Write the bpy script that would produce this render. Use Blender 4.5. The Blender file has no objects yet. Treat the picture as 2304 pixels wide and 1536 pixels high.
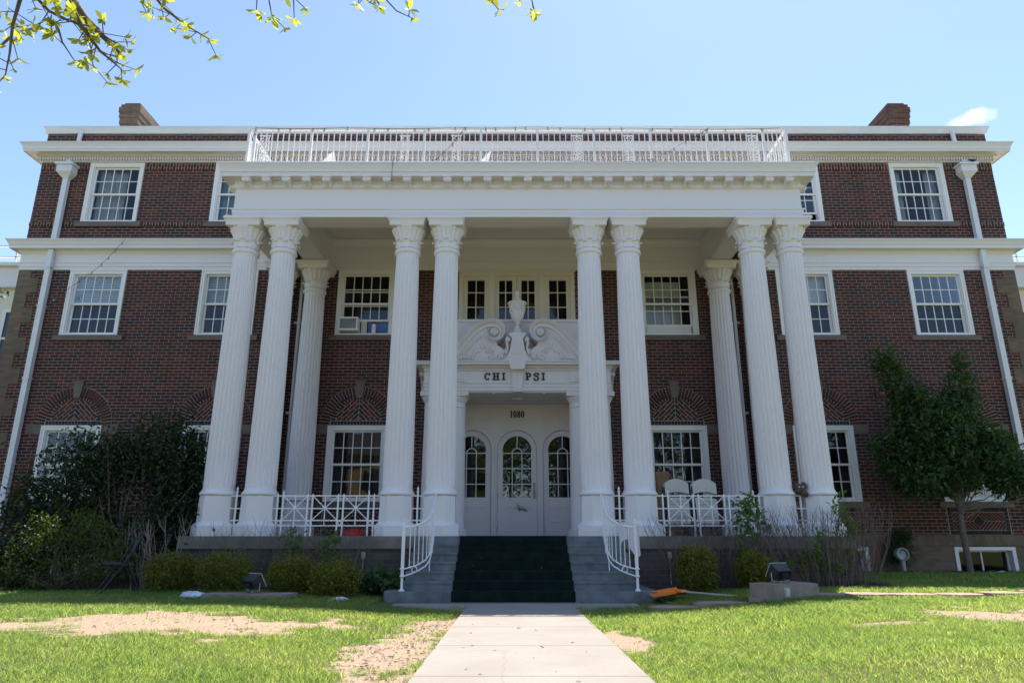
import bpy, math, random
import numpy as np
from mathutils import Vector, Matrix

random.seed(7)
S = bpy.context.scene
COL = S.collection
R = math.radians
PI = math.pi

# ------------------------------------------------------------------ camera, sky, sun, exposure
cam_d = bpy.data.cameras.new("camera")
cam_d.lens = 24.0
cam_d.sensor_width = 36.0
cam_d.clip_end = 3000
cam = bpy.data.objects.new("camera", cam_d)
cam.location = (0, 0, 1.03)
cam.rotation_euler = (R(90 + 15.85), 0, 0)
COL.objects.link(cam)
S.camera = cam

SUN = Vector((0.193, 0.382, 1.0)).normalized()
SUN_EL = math.asin(SUN.z)
SUN_AZ = math.atan2(SUN.x, SUN.y)

world = bpy.data.worlds.new("World")
S.world = world
world.use_nodes = True
wn, wl = world.node_tree.nodes, world.node_tree.links
wn.clear()
w_out = wn.new('ShaderNodeOutputWorld')
w_bg = wn.new('ShaderNodeBackground')
w_bg.inputs['Strength'].default_value = 0.15
sky = wn.new('ShaderNodeTexSky')
sky.sky_type = 'NISHITA'
sky.sun_disc = False
sky.sun_elevation = SUN_EL
sky.sun_rotation = SUN_AZ
sky.altitude = 1600
sky.air_density = 1.0
sky.dust_density = 1.1
sky.ozone_density = 1.0
# one small wispy cloud high on the right: a noise patch round a fixed compass direction
tc = wn.new('ShaderNodeTexCoord')
cdir = Vector((0.6745, 0.8735, 0.5862)).normalized()
cu = Vector((cdir.y, -cdir.x, 0)).normalized()
cv = cu.cross(cdir).normalized()
def wdot(vec, scale):
    d = wn.new('ShaderNodeVectorMath'); d.operation = 'DOT_PRODUCT'
    wl.new(tc.outputs['Generated'], d.inputs[0]); d.inputs[1].default_value = vec * scale
    return d.outputs['Value']
def wmath(op, a, b):
    m = wn.new('ShaderNodeMath'); m.operation = op
    for i, x in enumerate((a, b)):
        if isinstance(x, (int, float)): m.inputs[i].default_value = x
        else: wl.new(x, m.inputs[i])
    return m.outputs[0]
uu = wmath('MULTIPLY', wdot(cu, 1.0), 34.0)
vv = wmath('MULTIPLY', wdot(cv, 1.0), 85.0)
rr = wmath('ADD', wmath('MULTIPLY', uu, uu), wmath('MULTIPLY', vv, vv))
nz = wn.new('ShaderNodeTexNoise'); nz.inputs['Scale'].default_value = 55; nz.inputs['Detail'].default_value = 6
wl.new(tc.outputs['Generated'], nz.inputs['Vector'])
front = wmath('GREATER_THAN', wdot(cdir, 1.0), 0.5)
cl = wmath('SUBTRACT', wmath('ADD', nz.outputs['Fac'], 0.22), wmath('MULTIPLY', rr, 0.55))
cl = wmath('MULTIPLY', cl, 1.25); 
mr = wn.new('ShaderNodeMapRange'); mr.inputs['From Min'].default_value = 0.30; mr.inputs['From Max'].default_value = 1.0
wl.new(wmath('MULTIPLY', cl, front), mr.inputs['Value'])
hz = wn.new('ShaderNodeMix'); hz.data_type = 'RGBA'
wl.new(mr.outputs['Result'], hz.inputs['Factor'])
wl.new(sky.outputs['Color'], hz.inputs['A']); hz.inputs['B'].default_value = (4.6, 4.7, 4.9, 1)
wl.new(hz.outputs['Result'], w_bg.inputs['Color'])
wl.new(w_bg.outputs[0], w_out.inputs['Surface'])

sun_d = bpy.data.lights.new("sun", 'SUN')
sun_d.energy = 5.0
sun_d.angle = R(0.53)
sun_d.color = (1.0, 0.95, 0.87)
sun = bpy.data.objects.new("sun", sun_d)
sun.location = (20, 40, 60)
sun.rotation_euler = SUN.to_track_quat('Z', 'Y').to_euler()
COL.objects.link(sun)

S.view_settings.view_transform = 'Standard'
S.view_settings.look = 'None'
S.view_settings.exposure = 1.0
S.view_settings.gamma = 1.0
S.cycles.max_bounces = 8
S.cycles.diffuse_bounces = 4
S.cycles.transparent_max_bounces = 16
S.cycles.caustics_reflective = False
S.cycles.caustics_refractive = False

# ------------------------------------------------------------------ node helpers / materials
class NT:
    def __init__(s, name):
        s.m = bpy.data.materials.new(name); s.m.use_nodes = True
        s.n, s.l = s.m.node_tree.nodes, s.m.node_tree.links
        s.n.clear(); s.out = s.n.new('ShaderNodeOutputMaterial')
    def add(s, t, **kw):
        x = s.n.new(t)
        for k, v in kw.items(): setattr(x, k, v)
        return x
    def put(s, sock, v):
        if hasattr(v, 'is_output'): s.l.new(v, sock)
        else:
            if isinstance(v, tuple) and len(v) == 3 and sock.type == 'RGBA': v = v + (1,)
            sock.default_value = v
    def math(s, op, a, b=0.0, clamp=False):
        x = s.add('ShaderNodeMath', operation=op, use_clamp=clamp)
        s.put(x.inputs[0], a); s.put(x.inputs[1], b); return x.outputs[0]
    def mix(s, f, a, b, bt='MIX'):
        x = s.add('ShaderNodeMix', data_type='RGBA', blend_type=bt)
        s.put(x.inputs['Factor'], f); s.put(x.inputs['A'], a); s.put(x.inputs['B'], b); return x.outputs['Result']
    def ramp(s, f, stops, interp='LINEAR'):
        x = s.add('ShaderNodeValToRGB'); x.color_ramp.interpolation = interp
        e = x.color_ramp.elements
        while len(e) < len(stops): e.new(0.5)
        for i, (p, c) in enumerate(stops):
            e[i].position = p; e[i].color = tuple(c) + (1,) if len(c) == 3 else c
        s.put(x.inputs[0], f); return x.outputs[0]
    def noise(s, scale, detail=4, vec=None, rough=0.55):
        x = s.add('ShaderNodeTexNoise'); x.inputs['Scale'].default_value = scale
        x.inputs['Detail'].default_value = detail; x.inputs['Roughness'].default_value = rough
        if vec is not None: s.l.new(vec, x.inputs['Vector'])
        return x.outputs['Fac']
    def coord(s, kind='Object'):
        return s.add('ShaderNodeTexCoord').outputs[kind]
    def mapping(s, vec, scale=(1, 1, 1), rot=(0, 0, 0)):
        x = s.add('ShaderNodeMapping'); x.inputs['Scale'].default_value = scale; x.inputs['Rotation'].default_value = rot
        s.l.new(vec, x.inputs['Vector']); return x.outputs[0]
    def bump(s, h, strength=0.3, dist=0.01):
        x = s.add('ShaderNodeBump'); x.inputs['Strength'].default_value = strength; x.inputs['Distance'].default_value = dist
        s.l.new(h, x.inputs['Height']); return x.outputs[0]
    def bsdf(s, col, rough=0.6, normal=None, metal=0.0, spec=0.5):
        b = s.add('ShaderNodeBsdfPrincipled')
        s.put(b.inputs['Base Color'], col); s.put(b.inputs['Roughness'], rough)
        b.inputs['Metallic'].default_value = metal; b.inputs['Specular IOR Level'].default_value = spec
        if normal is not None: s.l.new(normal, b.inputs['Normal'])
        return b
    def done(s, sh):
        s.l.new(sh.outputs[0], s.out.inputs['Surface']); return s.m

def simple(name, col, rough=0.6, var=0.15, scale=6, metal=0.0, bump=0.0, spec=0.5):
    t = NT(name); c = t.coord()
    n = t.noise(scale, 5, c)
    dark = tuple(x * (1 - var) for x in col); lite = tuple(min(1, x * (1 + var)) for x in col)
    cc = t.ramp(n, [(0.3, dark), (0.7, lite)])
    nb = t.bump(t.noise(scale * 12, 3, c), bump, 0.01) if bump else None
    return t.done(t.bsdf(cc, rough, nb, metal, spec))

def paint(name, col, dirt=0.12, grain=True):
    t = NT(name); c = t.coord()
    streak = t.noise(1.0, 6, t.mapping(c, (5, 5, 0.6)), 0.65)
    blot = t.noise(2.3, 5, c)
    f = t.math('MULTIPLY', t.ramp(streak, [(0.55, (0, 0, 0)), (0.8, (1, 1, 1))]), t.ramp(blot, [(0.4, (0.15,) * 3), (0.7, (1, 1, 1))]))
    cc = t.mix(t.math('MULTIPLY', f, dirt * 2.5), col, (col[0] * 0.72, col[1] * 0.69, col[2] * 0.62))
    chips = t.ramp(t.noise(38, 3, t.mapping(c, (0.3, 0.3, 2.0))), [(0.755, (0, 0, 0)), (0.765, (1, 1, 1))])
    cc = t.mix(t.math('MULTIPLY', chips, 0.45), cc, (0.36, 0.33, 0.29))
    nb = t.bump(t.noise(30, 3, t.mapping(c, (1, 1, 0.4))), 0.03, 0.004)
    return t.done(t.bsdf(cc, 0.5, nb, 0, 0.35))

def brick_vec(t, swap=False):
    sp = t.add('ShaderNodeSeparateXYZ'); t.l.new(t.coord(), sp.inputs[0])
    h = t.math('ADD', sp.outputs[0], sp.outputs[1])
    cb = t.add('ShaderNodeCombineXYZ')
    if swap: t.put(cb.inputs[0], sp.outputs[2]); t.put(cb.inputs[1], h)
    else: t.put(cb.inputs[0], h); t.put(cb.inputs[1], sp.outputs[2])
    return cb.outputs[0]

BR = [(0.0, (0.125, 0.035, 0.027)), (0.2, (0.082, 0.031, 0.026)), (0.40, (0.150, 0.040, 0.029)), (0.50, (0.060, 0.033, 0.030)),
      (0.62, (0.105, 0.034, 0.027)), (0.76, (0.048, 0.035, 0.034)), (0.86, (0.070, 0.035, 0.031)), (0.93, (0.180, 0.056, 0.038))]
TAN = [(0.0, (0.225, 0.160, 0.112)), (0.35, (0.195, 0.138, 0.097)), (0.7, (0.25, 0.18, 0.125))]
def brick(name, stops, mortar, bw=0.225, bh=0.0767, mo=0.0105, swap=False, soot=0.25):
    t = NT(name)
    b = t.add('ShaderNodeTexBrick'); b.offset = 0.5
    v = brick_vec(t, swap); t.l.new(v, b.inputs['Vector'])
    b.inputs['Color1'].default_value = (0, 0, 0, 1); b.inputs['Color2'].default_value = (1, 1, 1, 1)
    b.inputs['Mortar'].default_value = (0.5, 0.5, 0.5, 1)
    b.inputs['Scale'].default_value = 1.0; b.inputs['Mortar Size'].default_value = mo * 0.5
    b.inputs['Mortar Smooth'].default_value = 0.12; b.inputs['Brick Width'].default_value = bw; b.inputs['Row Height'].default_value = bh
    col = t.ramp(b.outputs['Color'], stops, 'CONSTANT')
    c = t.coord()
    fine = t.noise(60, 4, c)
    col = t.mix(t.ramp(fine, [(0.3, (0, 0, 0)), (0.8, (0.5,) * 3)]), col, tuple(x * 0.45 for x in stops[0][1]))
    big = t.noise(0.7, 5, c)
    col = t.mix(t.math('MULTIPLY', t.ramp(big, [(0.45, (0, 0, 0)), (0.75, (1, 1, 1))]), soot * 2), col, tuple(0.25 * x + 0.012 for x in stops[0][1]))
    mcol = t.mix(t.noise(9, 4, c), tuple(x * 0.65 for x in mortar), mortar)
    stv = t.ramp(t.noise(1.0, 5, t.mapping(c, (2.2, 2.2, 0.22)), 0.6), [(0.50, (0, 0, 0)), (0.72, (1, 1, 1))])
    mcol = t.mix(t.math('MULTIPLY', stv, 0.55), mcol, tuple(x * 0.45 for x in mortar)); col = t.mix(t.math('MULTIPLY', stv, 0.4), col, tuple(x * 0.5 for x in stops[1][1]))
    spl = t.ramp(t.noise(17, 2, c), [(0.775, (0, 0, 0)), (0.785, (1, 1, 1))])
    full = t.mix(b.outputs['Fac'], col, mcol)
    full = t.mix(t.math('MULTIPLY', spl, 0.6), full, (0.45, 0.42, 0.38))
    h = t.math('ADD', t.math('MULTIPLY', b.outputs['Fac'], -1.0), t.math('MULTIPLY', fine, 0.5))
    return t.done(t.bsdf(full, 0.85, t.bump(h, 0.6, 0.008), 0, 0.2))

def island_brick(name, stops):
    t = NT(name); g = t.add('ShaderNodeNewGeometry')
    col = t.ramp(g.outputs['Random Per Island'], stops, 'CONSTANT')
    n = t.noise(45, 4, t.coord())
    col = t.mix(t.ramp(n, [(0.35, (0, 0, 0)), (0.8, (0.5,) * 3)]), col, tuple(x * 0.45 for x in stops[0][1]))
    return t.done(t.bsdf(col, 0.85, t.bump(n, 0.3, 0.005), 0, 0.2))

def leafmat(name, stops, trans=0.4, rough=0.5, patchy=None, tcol=(2.2, 2.0, 0.8)):
    t = NT(name); g = t.add('ShaderNodeNewGeometry')
    col = t.ramp(g.outputs['Random Per Island'], stops)
    if patchy:
        c = t.coord(); n = t.math('ADD', t.math('MULTIPLY', t.noise(0.8, 3, c), 0.6), t.math('MULTIPLY', t.noise(5.0, 3, c), 0.4))
        col = t.mix(t.ramp(n, [(0.40, (0, 0, 0)), (0.60, (0.8,) * 3)]), col, patchy)
    d = t.bsdf(col, rough, None, 0, 0.3)
    tr = t.add('ShaderNodeBsdfTranslucent'); t.put(tr.inputs['Color'], t.mix(1.0, col, tcol, 'MULTIPLY'))
    mx = t.add('ShaderNodeMixShader'); mx.inputs[0].default_value = trans
    t.l.new(d.outputs[0], mx.inputs[1]); t.l.new(tr.outputs[0], mx.inputs[2])
    return t.done(mx)

def glassmat(name, tint, boost=1.7, ior=1.5):
    t = NT(name)
    tr = t.add('ShaderNodeBsdfTransparent'); t.put(tr.inputs['Color'], tint)
    gl = t.add('ShaderNodeBsdfGlossy'); gl.inputs['Roughness'].default_value = 0.015; t.put(gl.inputs['Color'], (0.95, 0.97, 1.0))
    nb = t.bump(t.noise(1.6, 2, t.coord()), 0.06, 0.05); t.l.new(nb, gl.inputs['Normal'])
    fr = t.add('ShaderNodeFresnel'); fr.inputs['IOR'].default_value = ior
    mx = t.add('ShaderNodeMixShader')
    t.put(mx.inputs[0], t.math('MULTIPLY', fr.outputs[0], boost, True))
    t.l.new(tr.outputs[0], mx.inputs[1]); t.l.new(gl.outputs[0], mx.inputs[2])
    return t.done(mx)

M = {}
M['white'] = paint('white_paint', (0.80, 0.75, 0.745), 0.09)
M['cream'] = paint('cream_paint', (0.76, 0.69, 0.57))
M['trim'] = paint('trim_paint', (0.84, 0.81, 0.78), 0.06)
M['metal_white'] = paint('white_metal_paint', (0.84, 0.81, 0.80), 0.10)
M['gutter'] = simple('grey_white_gutter', (0.74, 0.72, 0.72), 0.45, 0.06, 2)
M['brick'] = brick('red_brick', BR, (0.34, 0.285, 0.245), mo=0.0135)
M['brick_soldier'] = brick('red_brick_soldier', BR, (0.40, 0.34, 0.30), 0.225, 0.0767, 0.015, True)
M['tan'] = brick('tan_brick', TAN, (0.20, 0.155, 0.12), soot=0.3)
M['tan_soldier'] = brick('tan_brick_soldier', TAN, (0.19, 0.15, 0.115), 0.30, 0.0767, 0.010, True)
M['porchbrick'] = brick('grey_brown_brick', [(0, (0.15, 0.115, 0.095)), (0.4, (0.125, 0.098, 0.083)), (0.75, (0.17, 0.13, 0.11))], (0.22, 0.19, 0.165), 0.235, 0.09, 0.010)
M['voussoir'] = island_brick('arch_brick', [(0, (0.125, 0.038, 0.03)), (0.3, (0.09, 0.034, 0.029)), (0.55, (0.15, 0.042, 0.031)), (0.8, (0.065, 0.034, 0.03))])
M['voussoir_dark'] = island_brick('arch_brick_dark', [(0, (0.042, 0.036, 0.037)), (0.4, (0.034, 0.030, 0.031)), (0.7, (0.055, 0.036, 0.035))])
M['mortar'] = simple('mortar', (0.42, 0.36, 0.31), 0.9, 0.25, 20)
M['sandstone'] = simple('sandstone', (0.165, 0.125, 0.104), 0.85, 0.18, 7, bump=0.2)
M['glass'] = glassmat('window_glass', (0.78, 0.82, 0.84), 1.25)
M['dark'] = simple('dark_interior', (0.035, 0.033, 0.034), 0.9)
M['blind'] = simple('venetian_blind', (0.62, 0.62, 0.58), 0.5, 0.05)
M['curtain'] = simple('pale_curtain', (0.62, 0.63, 0.62), 0.9, 0.08, 3)
M['shade'] = simple('teal_roller_shade', (0.32, 0.43, 0.45), 0.8, 0.05, 2)
M['sheet'] = simple('cream_sheet', (0.66, 0.65, 0.55), 0.9, 0.06, 2)
M['darkcurtain'] = simple('dark_curtain', (0.06, 0.045, 0.045), 0.9, 0.2, 4)
M['concrete_cap'] = simple('grey_concrete', (0.21, 0.18, 0.155), 0.9, 0.3, 3.0, bump=0.25)
M['step'] = simple('grey_blue_painted_step', (0.15, 0.165, 0.18), 0.75, 0.32, 4.5, bump=0.15)
def carpet_mat():
    t = NT('green_outdoor_carpet'); c = t.coord(); col = t.ramp(t.noise(5, 6, c), [(0.3, (0.005, 0.011, 0.010)), (0.75, (0.012, 0.024, 0.021))])
    col = t.mix(t.ramp(t.noise(26, 2, c), [(0.755, (0, 0, 0)), (0.775, (0.8,) * 3)]), col, (0.30, 0.29, 0.26))
    return t.done(t.bsdf(col, 0.95, t.bump(t.noise(160, 3, c), 0.5, 0.01), 0, 0.1))
M['carpet'] = carpet_mat()
M['black'] = simple('black_metal', (0.012, 0.012, 0.014), 0.45, 0.2)
M['letter'] = simple('black_letter', (0.012, 0.013, 0.018), 0.5, 0.1)
M['wire'] = simple('dark_wire', (0.03, 0.035, 0.03), 0.6, 0.1)
M['bulb'] = simple('clear_bulb', (0.45, 0.45, 0.42), 0.15, 0.1)
M['bark'] = simple('bark', (0.15, 0.12, 0.10), 0.9, 0.35, 18, bump=0.5)
M['bark_grey'] = simple('grey_twig_bark', (0.25, 0.205, 0.175), 0.9, 0.3, 12)
M['bark_brown'] = simple('brown_twig_bark', (0.15, 0.11, 0.088), 0.9, 0.3, 12)
M['leaf_near'] = leafmat('fresh_leaf', [(0, (0.24, 0.27, 0.04)), (0.5, (0.34, 0.37, 0.07)), (1, (0.17, 0.20, 0.035))], 0.55)
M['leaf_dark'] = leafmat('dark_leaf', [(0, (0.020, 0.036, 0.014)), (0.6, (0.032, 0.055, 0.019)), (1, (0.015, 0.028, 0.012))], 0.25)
M['leaf_tree'] = leafmat('tree_leaf', [(0, (0.034, 0.075, 0.024)), (0.6, (0.06, 0.115, 0.032)), (1, (0.024, 0.052, 0.02))], 0.3)
M['leaf_yew'] = leafmat('yew_leaf', [(0, (0.105, 0.118, 0.016)), (0.6, (0.20, 0.21, 0.025)), (1, (0.035, 0.045, 0.01))], 0.3)
M['leaf_bush'] = leafmat('bush_leaf', [(0, (0.05, 0.075, 0.014)), (0.6, (0.09, 0.12, 0.02)), (1, (0.025, 0.036, 0.01))], 0.3)
M['leaf_shoot'] = leafmat('shoot_leaf', [(0, (0.07, 0.15, 0.03)), (0.6, (0.11, 0.21, 0.04)), (1, (0.05, 0.11, 0.03))], 0.4)
M['leaf_back'] = leafmat('street_tree_leaf', [(0, (0.10, 0.15, 0.04)), (1, (0.06, 0.10, 0.03))], 0.4)
M['orange'] = simple('orange_plastic', (0.78, 0.17, 0.015), 0.45, 0.15, 5)
M['wood'] = simple('pale_wood', (0.42, 0.36, 0.29), 0.7, 0.2, 10)
M['towel'] = simple('white_towel', (0.60, 0.57, 0.64), 0.95, 0.08, 20, bump=0.3)
M['red'] = simple('red_cloth', (0.42, 0.02, 0.025), 0.9, 0.2, 8)
M['brown'] = simple('brown_leather', (0.10, 0.05, 0.033), 0.7, 0.3, 12)
M['plastic_cream'] = simple('cream_plastic', (0.62, 0.58, 0.50), 0.4, 0.06, 3)
M['grey_metal'] = simple('grey_metal', (0.33, 0.34, 0.35), 0.4, 0.1, 6, 0.4)
M['galv'] = simple('galvanised', (0.42, 0.43, 0.44), 0.5, 0.15, 10, 0.3)
M['blue'] = simple('blue_panel', (0.10, 0.20, 0.50), 0.7, 0.1, 3)
M['cardboard'] = simple('cardboard', (0.30, 0.17, 0.09), 0.85, 0.1, 5)
M['alarm'] = simple('alarm_red', (0.30, 0.045, 0.03), 0.5, 0.1)
M['block'] = simple('concrete_block', (0.27, 0.215, 0.175), 0.9, 0.25, 6, bump=0.3)
M['deckwhite'] = simple('white_resin', (0.80, 0.80, 0.80), 0.4, 0.04)
M['litter'] = simple('crumpled_film', (0.55, 0.58, 0.64), 0.3, 0.3, 12)
M['glass_lens'] = glassmat('lamp_glass', (0.6, 0.62, 0.62), 2.2)
M['roof'] = simple('roof_membrane', (0.10, 0.10, 0.10), 0.9)
M['asphalt'] = simple('asphalt', (0.05, 0.05, 0.052), 0.9, 0.2, 3)
M['tanwall'] = simple('tan_stucco', (0.50, 0.33, 0.14), 0.9, 0.08, 2)
M['greyroof'] = simple('grey_roof', (0.18, 0.18, 0.19), 0.8)
M['smudge'] = simple('black_scorch', (0.10, 0.10, 0.105), 0.9)

def ground_mat():
    t = NT('lawn_soil'); c = t.coord()
    at = t.add('ShaderNodeAttribute'); at.attribute_name = 'dirt'
    at2 = t.add('ShaderNodeAttribute'); at2.attribute_name = 'bed'
    n1, n2 = t.noise(2.5, 6, c), t.noise(40, 4, c)
    grass = t.mix(n2, (0.07, 0.08, 0.025), (0.15, 0.15, 0.055))
    dirt = t.mix(t.ramp(n2, [(0.35, (0, 0, 0)), (0.7, (1, 1, 1))]), t.mix(n1, (0.24, 0.168, 0.115), (0.335, 0.245, 0.172)), (0.37, 0.28, 0.205))
    peb = t.ramp(t.noise(75, 2, c), [(0.68, (0, 0, 0)), (0.72, (1, 1, 1))])
    dirt = t.mix(t.math('MULTIPLY', peb, 0.7), dirt, (0.085, 0.055, 0.035))
    soil = t.mix(n2, (0.035, 0.026, 0.02), (0.075, 0.055, 0.04))
    f = t.math('ADD', at.outputs['Fac'], t.math('MULTIPLY', t.math('SUBTRACT', t.noise(9, 5, c), 0.5), 0.9))
    f = t.ramp(f, [(0.42, (0, 0, 0)), (0.58, (1, 1, 1))])
    col = t.mix(f, grass, dirt)
    col = t.mix(at2.outputs['Fac'], col, soil)
    return t.done(t.bsdf(col, 0.95, t.bump(n2, 0.5, 0.02), 0, 0.1))
def walk_mat():
    t = NT('walk_concrete'); c = t.coord()
    n1, n2 = t.noise(1.6, 6, c), t.noise(60, 4, c)
    col = t.mix(t.ramp(n1, [(0.3, (0, 0, 0)), (0.7, (1, 1, 1))]), (0.275, 0.24, 0.205), (0.33, 0.30, 0.265))
    col = t.mix(t.ramp(n2, [(0.35, (0, 0, 0)), (0.75, (0.5,) * 3)]), col, (0.24, 0.21, 0.175))
    vo = t.add('ShaderNodeTexVoronoi'); vo.feature = 'DISTANCE_TO_EDGE'; vo.inputs['Scale'].default_value = 0.55; wv = t.add('ShaderNodeMixRGB'); wv.inputs[0].default_value = 0.12
    t.l.new(c, wv.inputs[1]); ns = t.add('ShaderNodeTexNoise'); ns.inputs['Scale'].default_value = 3.5; t.l.new(c, ns.inputs['Vector']); t.l.new(ns.outputs['Color'], wv.inputs[2]); t.l.new(wv.outputs[0], vo.inputs['Vector'])
    crk = t.ramp(vo.outputs['Distance'], [(0.0, (0.22,) * 3), (0.005, (0, 0, 0))]); col = t.mix(crk, col, (0.12, 0.10, 0.085))
    st = t.ramp(t.noise(3.2, 5, c), [(0.62, (0, 0, 0)), (0.72, (1, 1, 1))])
    col = t.mix(t.math('MULTIPLY', st, 0.3), col, (0.27, 0.20, 0.15))
    return t.done(t.bsdf(col, 0.9, t.bump(n2, 0.25, 0.006), 0, 0.2))
M['ground'] = ground_mat(); M['walk'] = walk_mat()
M['flag'] = simple('pink_flagstone', (0.36, 0.235, 0.18), 0.9, 0.2, 5, bump=0.3)
M['grass'] = leafmat('grass_blade', [(0, (0.092, 0.132, 0.032)), (0.5, (0.135, 0.178, 0.05)), (0.85, (0.17, 0.20, 0.075)), (1, (0.29, 0.27, 0.17))], 0.58, 0.42, (0.08, 0.128, 0.04), (3.7, 3.6, 2.2))

# ------------------------------------------------------------------ mesh builder
class MB:
    def __init__(s): s.v = []; s.f = []
    def quad(s, a, b, c, d):
        i = len(s.v); s.v += [a, b, c, d]; s.f.append((i, i + 1, i + 2, i + 3))
    def box(s, x0, x1, y0, y1, z0, z1, mat=None, skip=''):
        i = len(s.v)
        p = [(x0, y0, z0), (x1, y0, z0), (x1, y1, z0), (x0, y1, z0), (x0, y0, z1), (x1, y0, z1), (x1, y1, z1), (x0, y1, z1)]
        if mat is not None: p = [tuple(mat @ Vector(q)) for q in p]
        s.v += p
        F = {'b': (0, 3, 2, 1), 't': (4, 5, 6, 7), 'f': (0, 1, 5, 4), 'r': (1, 2, 6, 5), 'k': (2, 3, 7, 6), 'l': (3, 0, 4, 7)}
        for k, f in F.items():
            if k not in skip: s.f.append(tuple(i + j for j in f))
        return s
    def poly_y(s, pts, y0, y1):            # polygon in xz, extruded along y (front at y0)
        n = len(pts); i = len(s.v)
        s.v += [(x, y0, z) for x, z in pts] + [(x, y1, z) for x, z in pts]
        s.f.append(tuple(i + k for k in range(n))); s.f.append(tuple(i + n + k for k in reversed(range(n))))
        for k in range(n):
            j = (k + 1) % n; s.f.append((i + k, i + n + k, i + n + j, i + j))
        return s
    def poly_x(s, pts, x0, x1):            # polygon in yz, extruded along x
        n = len(pts); i = len(s.v)
        s.v += [(x0, y, z) for y, z in pts] + [(x1, y, z) for y, z in pts]
        s.f.append(tuple(i + k for k in range(n))); s.f.append(tuple(i + n + k for k in reversed(range(n))))
        for k in range(n):
            j = (k + 1) % n; s.f.append((i + k, i + j, i + n + j, i + n + k))
        return s
    def tube(s, pts, r, n=6, caps=True):
        pts = [Vector(p) for p in pts]
        rs = r if isinstance(r, (list, tuple)) else [r] * len(pts)
        i0 = len(s.v); up = None
        for k, p in enumerate(pts):
            t = (pts[min(k + 1, len(pts) - 1)] - pts[max(k - 1, 0)])
            if t.length < 1e-9: t = Vector((0, 0, 1))
            t.normalize()
            if up is None: up = Vector((0, 0, 1)) if abs(t.z) < 0.9 else Vector((0, 1, 0))
            a = t.cross(up)
            if a.length < 1e-6: a = t.cross(Vector((1, 0.3, 0)))
            a.normalize(); b = a.cross(t).normalized(); up = b
            for j in range(n):
                an = 2 * PI * j / n
                s.v.append(tuple(p + (a * math.cos(an) + b * math.sin(an)) * rs[k]))
        for k in range(len(pts) - 1):
            for j in range(n):
                jj = (j + 1) % n
                s.f.append((i0 + k * n + j, i0 + k * n + jj, i0 + (k + 1) * n + jj, i0 + (k + 1) * n + j))
        if caps:
            s.f.append(tuple(i0 + j for j in reversed(range(n))))
            e = i0 + (len(pts) - 1) * n; s.f.append(tuple(e + j for j in range(n)))
        return s
    def lathe(s, prof, cx=0, cy=0, n=24, rfun=None, caps=True):     # prof: (r, z)
        i0 = len(s.v)
        for r, z in prof:
            for j in range(n):
                a = 2 * PI * j / n; rr = r if rfun is None else rfun(r, z, a)
                s.v.append((cx + rr * math.cos(a), cy + rr * math.sin(a), z))
        for k in range(len(prof) - 1):
            for j in range(n):
                jj = (j + 1) % n
                s.f.append((i0 + k * n + j, i0 + k * n + jj, i0 + (k + 1) * n + jj, i0 + (k + 1) * n + j))
        if caps:
            s.f.append(tuple(i0 + j for j in reversed(range(n))))
            e = i0 + (len(prof) - 1) * n; s.f.append(tuple(e + j for j in range(n)))
        return s
    def disc_y(s, cx, cz, y0, prof, n=20):  # lathe about a y axis: prof (r, dy)
        i0 = len(s.v)
        for r, dy in prof:
            for j in range(n):
                a = 2 * PI * j / n; s.v.append((cx + r * math.cos(a), y0 + dy, cz + r * math.sin(a)))
        for k in range(len(prof) - 1):
            for j in range(n):
                jj = (j + 1) % n
                s.f.append((i0 + k * n + j, i0 + k * n + jj, i0 + (k + 1) * n + jj, i0 + (k + 1) * n + j))
        e = i0 + (len(prof) - 1) * n; s.f.append(tuple(e + j for j in range(n)))
        return s
    def ball(s, c, r, n=8, m=5, squash=(1, 1, 1)):
        i0 = len(s.v)
        for k in range(m + 1):
            th = PI * k / m
            for j in range(n):
                a = 2 * PI * j / n
                s.v.append((c[0] + r * squash[0] * math.sin(th) * math.cos(a), c[1] + r * squash[1] * math.sin(th) * math.sin(a), c[2] + r * squash[2] * math.cos(th)))
        for k in range(m):
            for j in range(n):
                jj = (j + 1) % n
                s.f.append((i0 + k * n + j, i0 + (k + 1) * n + j, i0 + (k + 1) * n + jj, i0 + k * n + jj))
        return s
    def sweep(s, path, prof):               # plan path (x, y), profile (d outward, z), mitred corners
        P = [Vector(p) for p in path]; m = len(prof); i0 = len(s.v)
        for k, p in enumerate(P):
            ns = []
            if k > 0: t = (P[k] - P[k - 1]).normalized(); ns.append(Vector((t.y, -t.x)))
            if k < len(P) - 1: t = (P[k + 1] - P[k]).normalized(); ns.append(Vector((t.y, -t.x)))
            nn = ns[0] if len(ns) == 1 else (ns[0] + ns[1]) / (1 + ns[0].dot(ns[1]))
            for d, z in prof: s.v.append((p.x + nn.x * d, p.y + nn.y * d, z))
        for k in range(len(P) - 1):
            for j in range(m - 1):
                a = i0 + k * m + j; s.f.append((a, a + 1, a + m + 1, a + m))
        s.f.append(tuple(i0 + j for j in range(m))); e = i0 + (len(P) - 1) * m; s.f.append(tuple(e + j for j in reversed(range(m))))
        return s
    def ring_y(s, cx, cz, r0, r1, y0, y1, a0=0.0, a1=PI, n=24):   # arch band in xz plane
        for k in range(n):
            A, B = a0 + (a1 - a0) * k / n, a0 + (a1 - a0) * (k + 1) / n
            pts = [(cx + r0 * math.cos(A), cz + r0 * math.sin(A)), (cx + r1 * math.cos(A), cz + r1 * math.sin(A)),
                   (cx + r1 * math.cos(B), cz + r1 * math.sin(B)), (cx + r0 * math.cos(B), cz + r0 * math.sin(B))]
            s.poly_y(pts, y0, y1)
        return s
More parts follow.
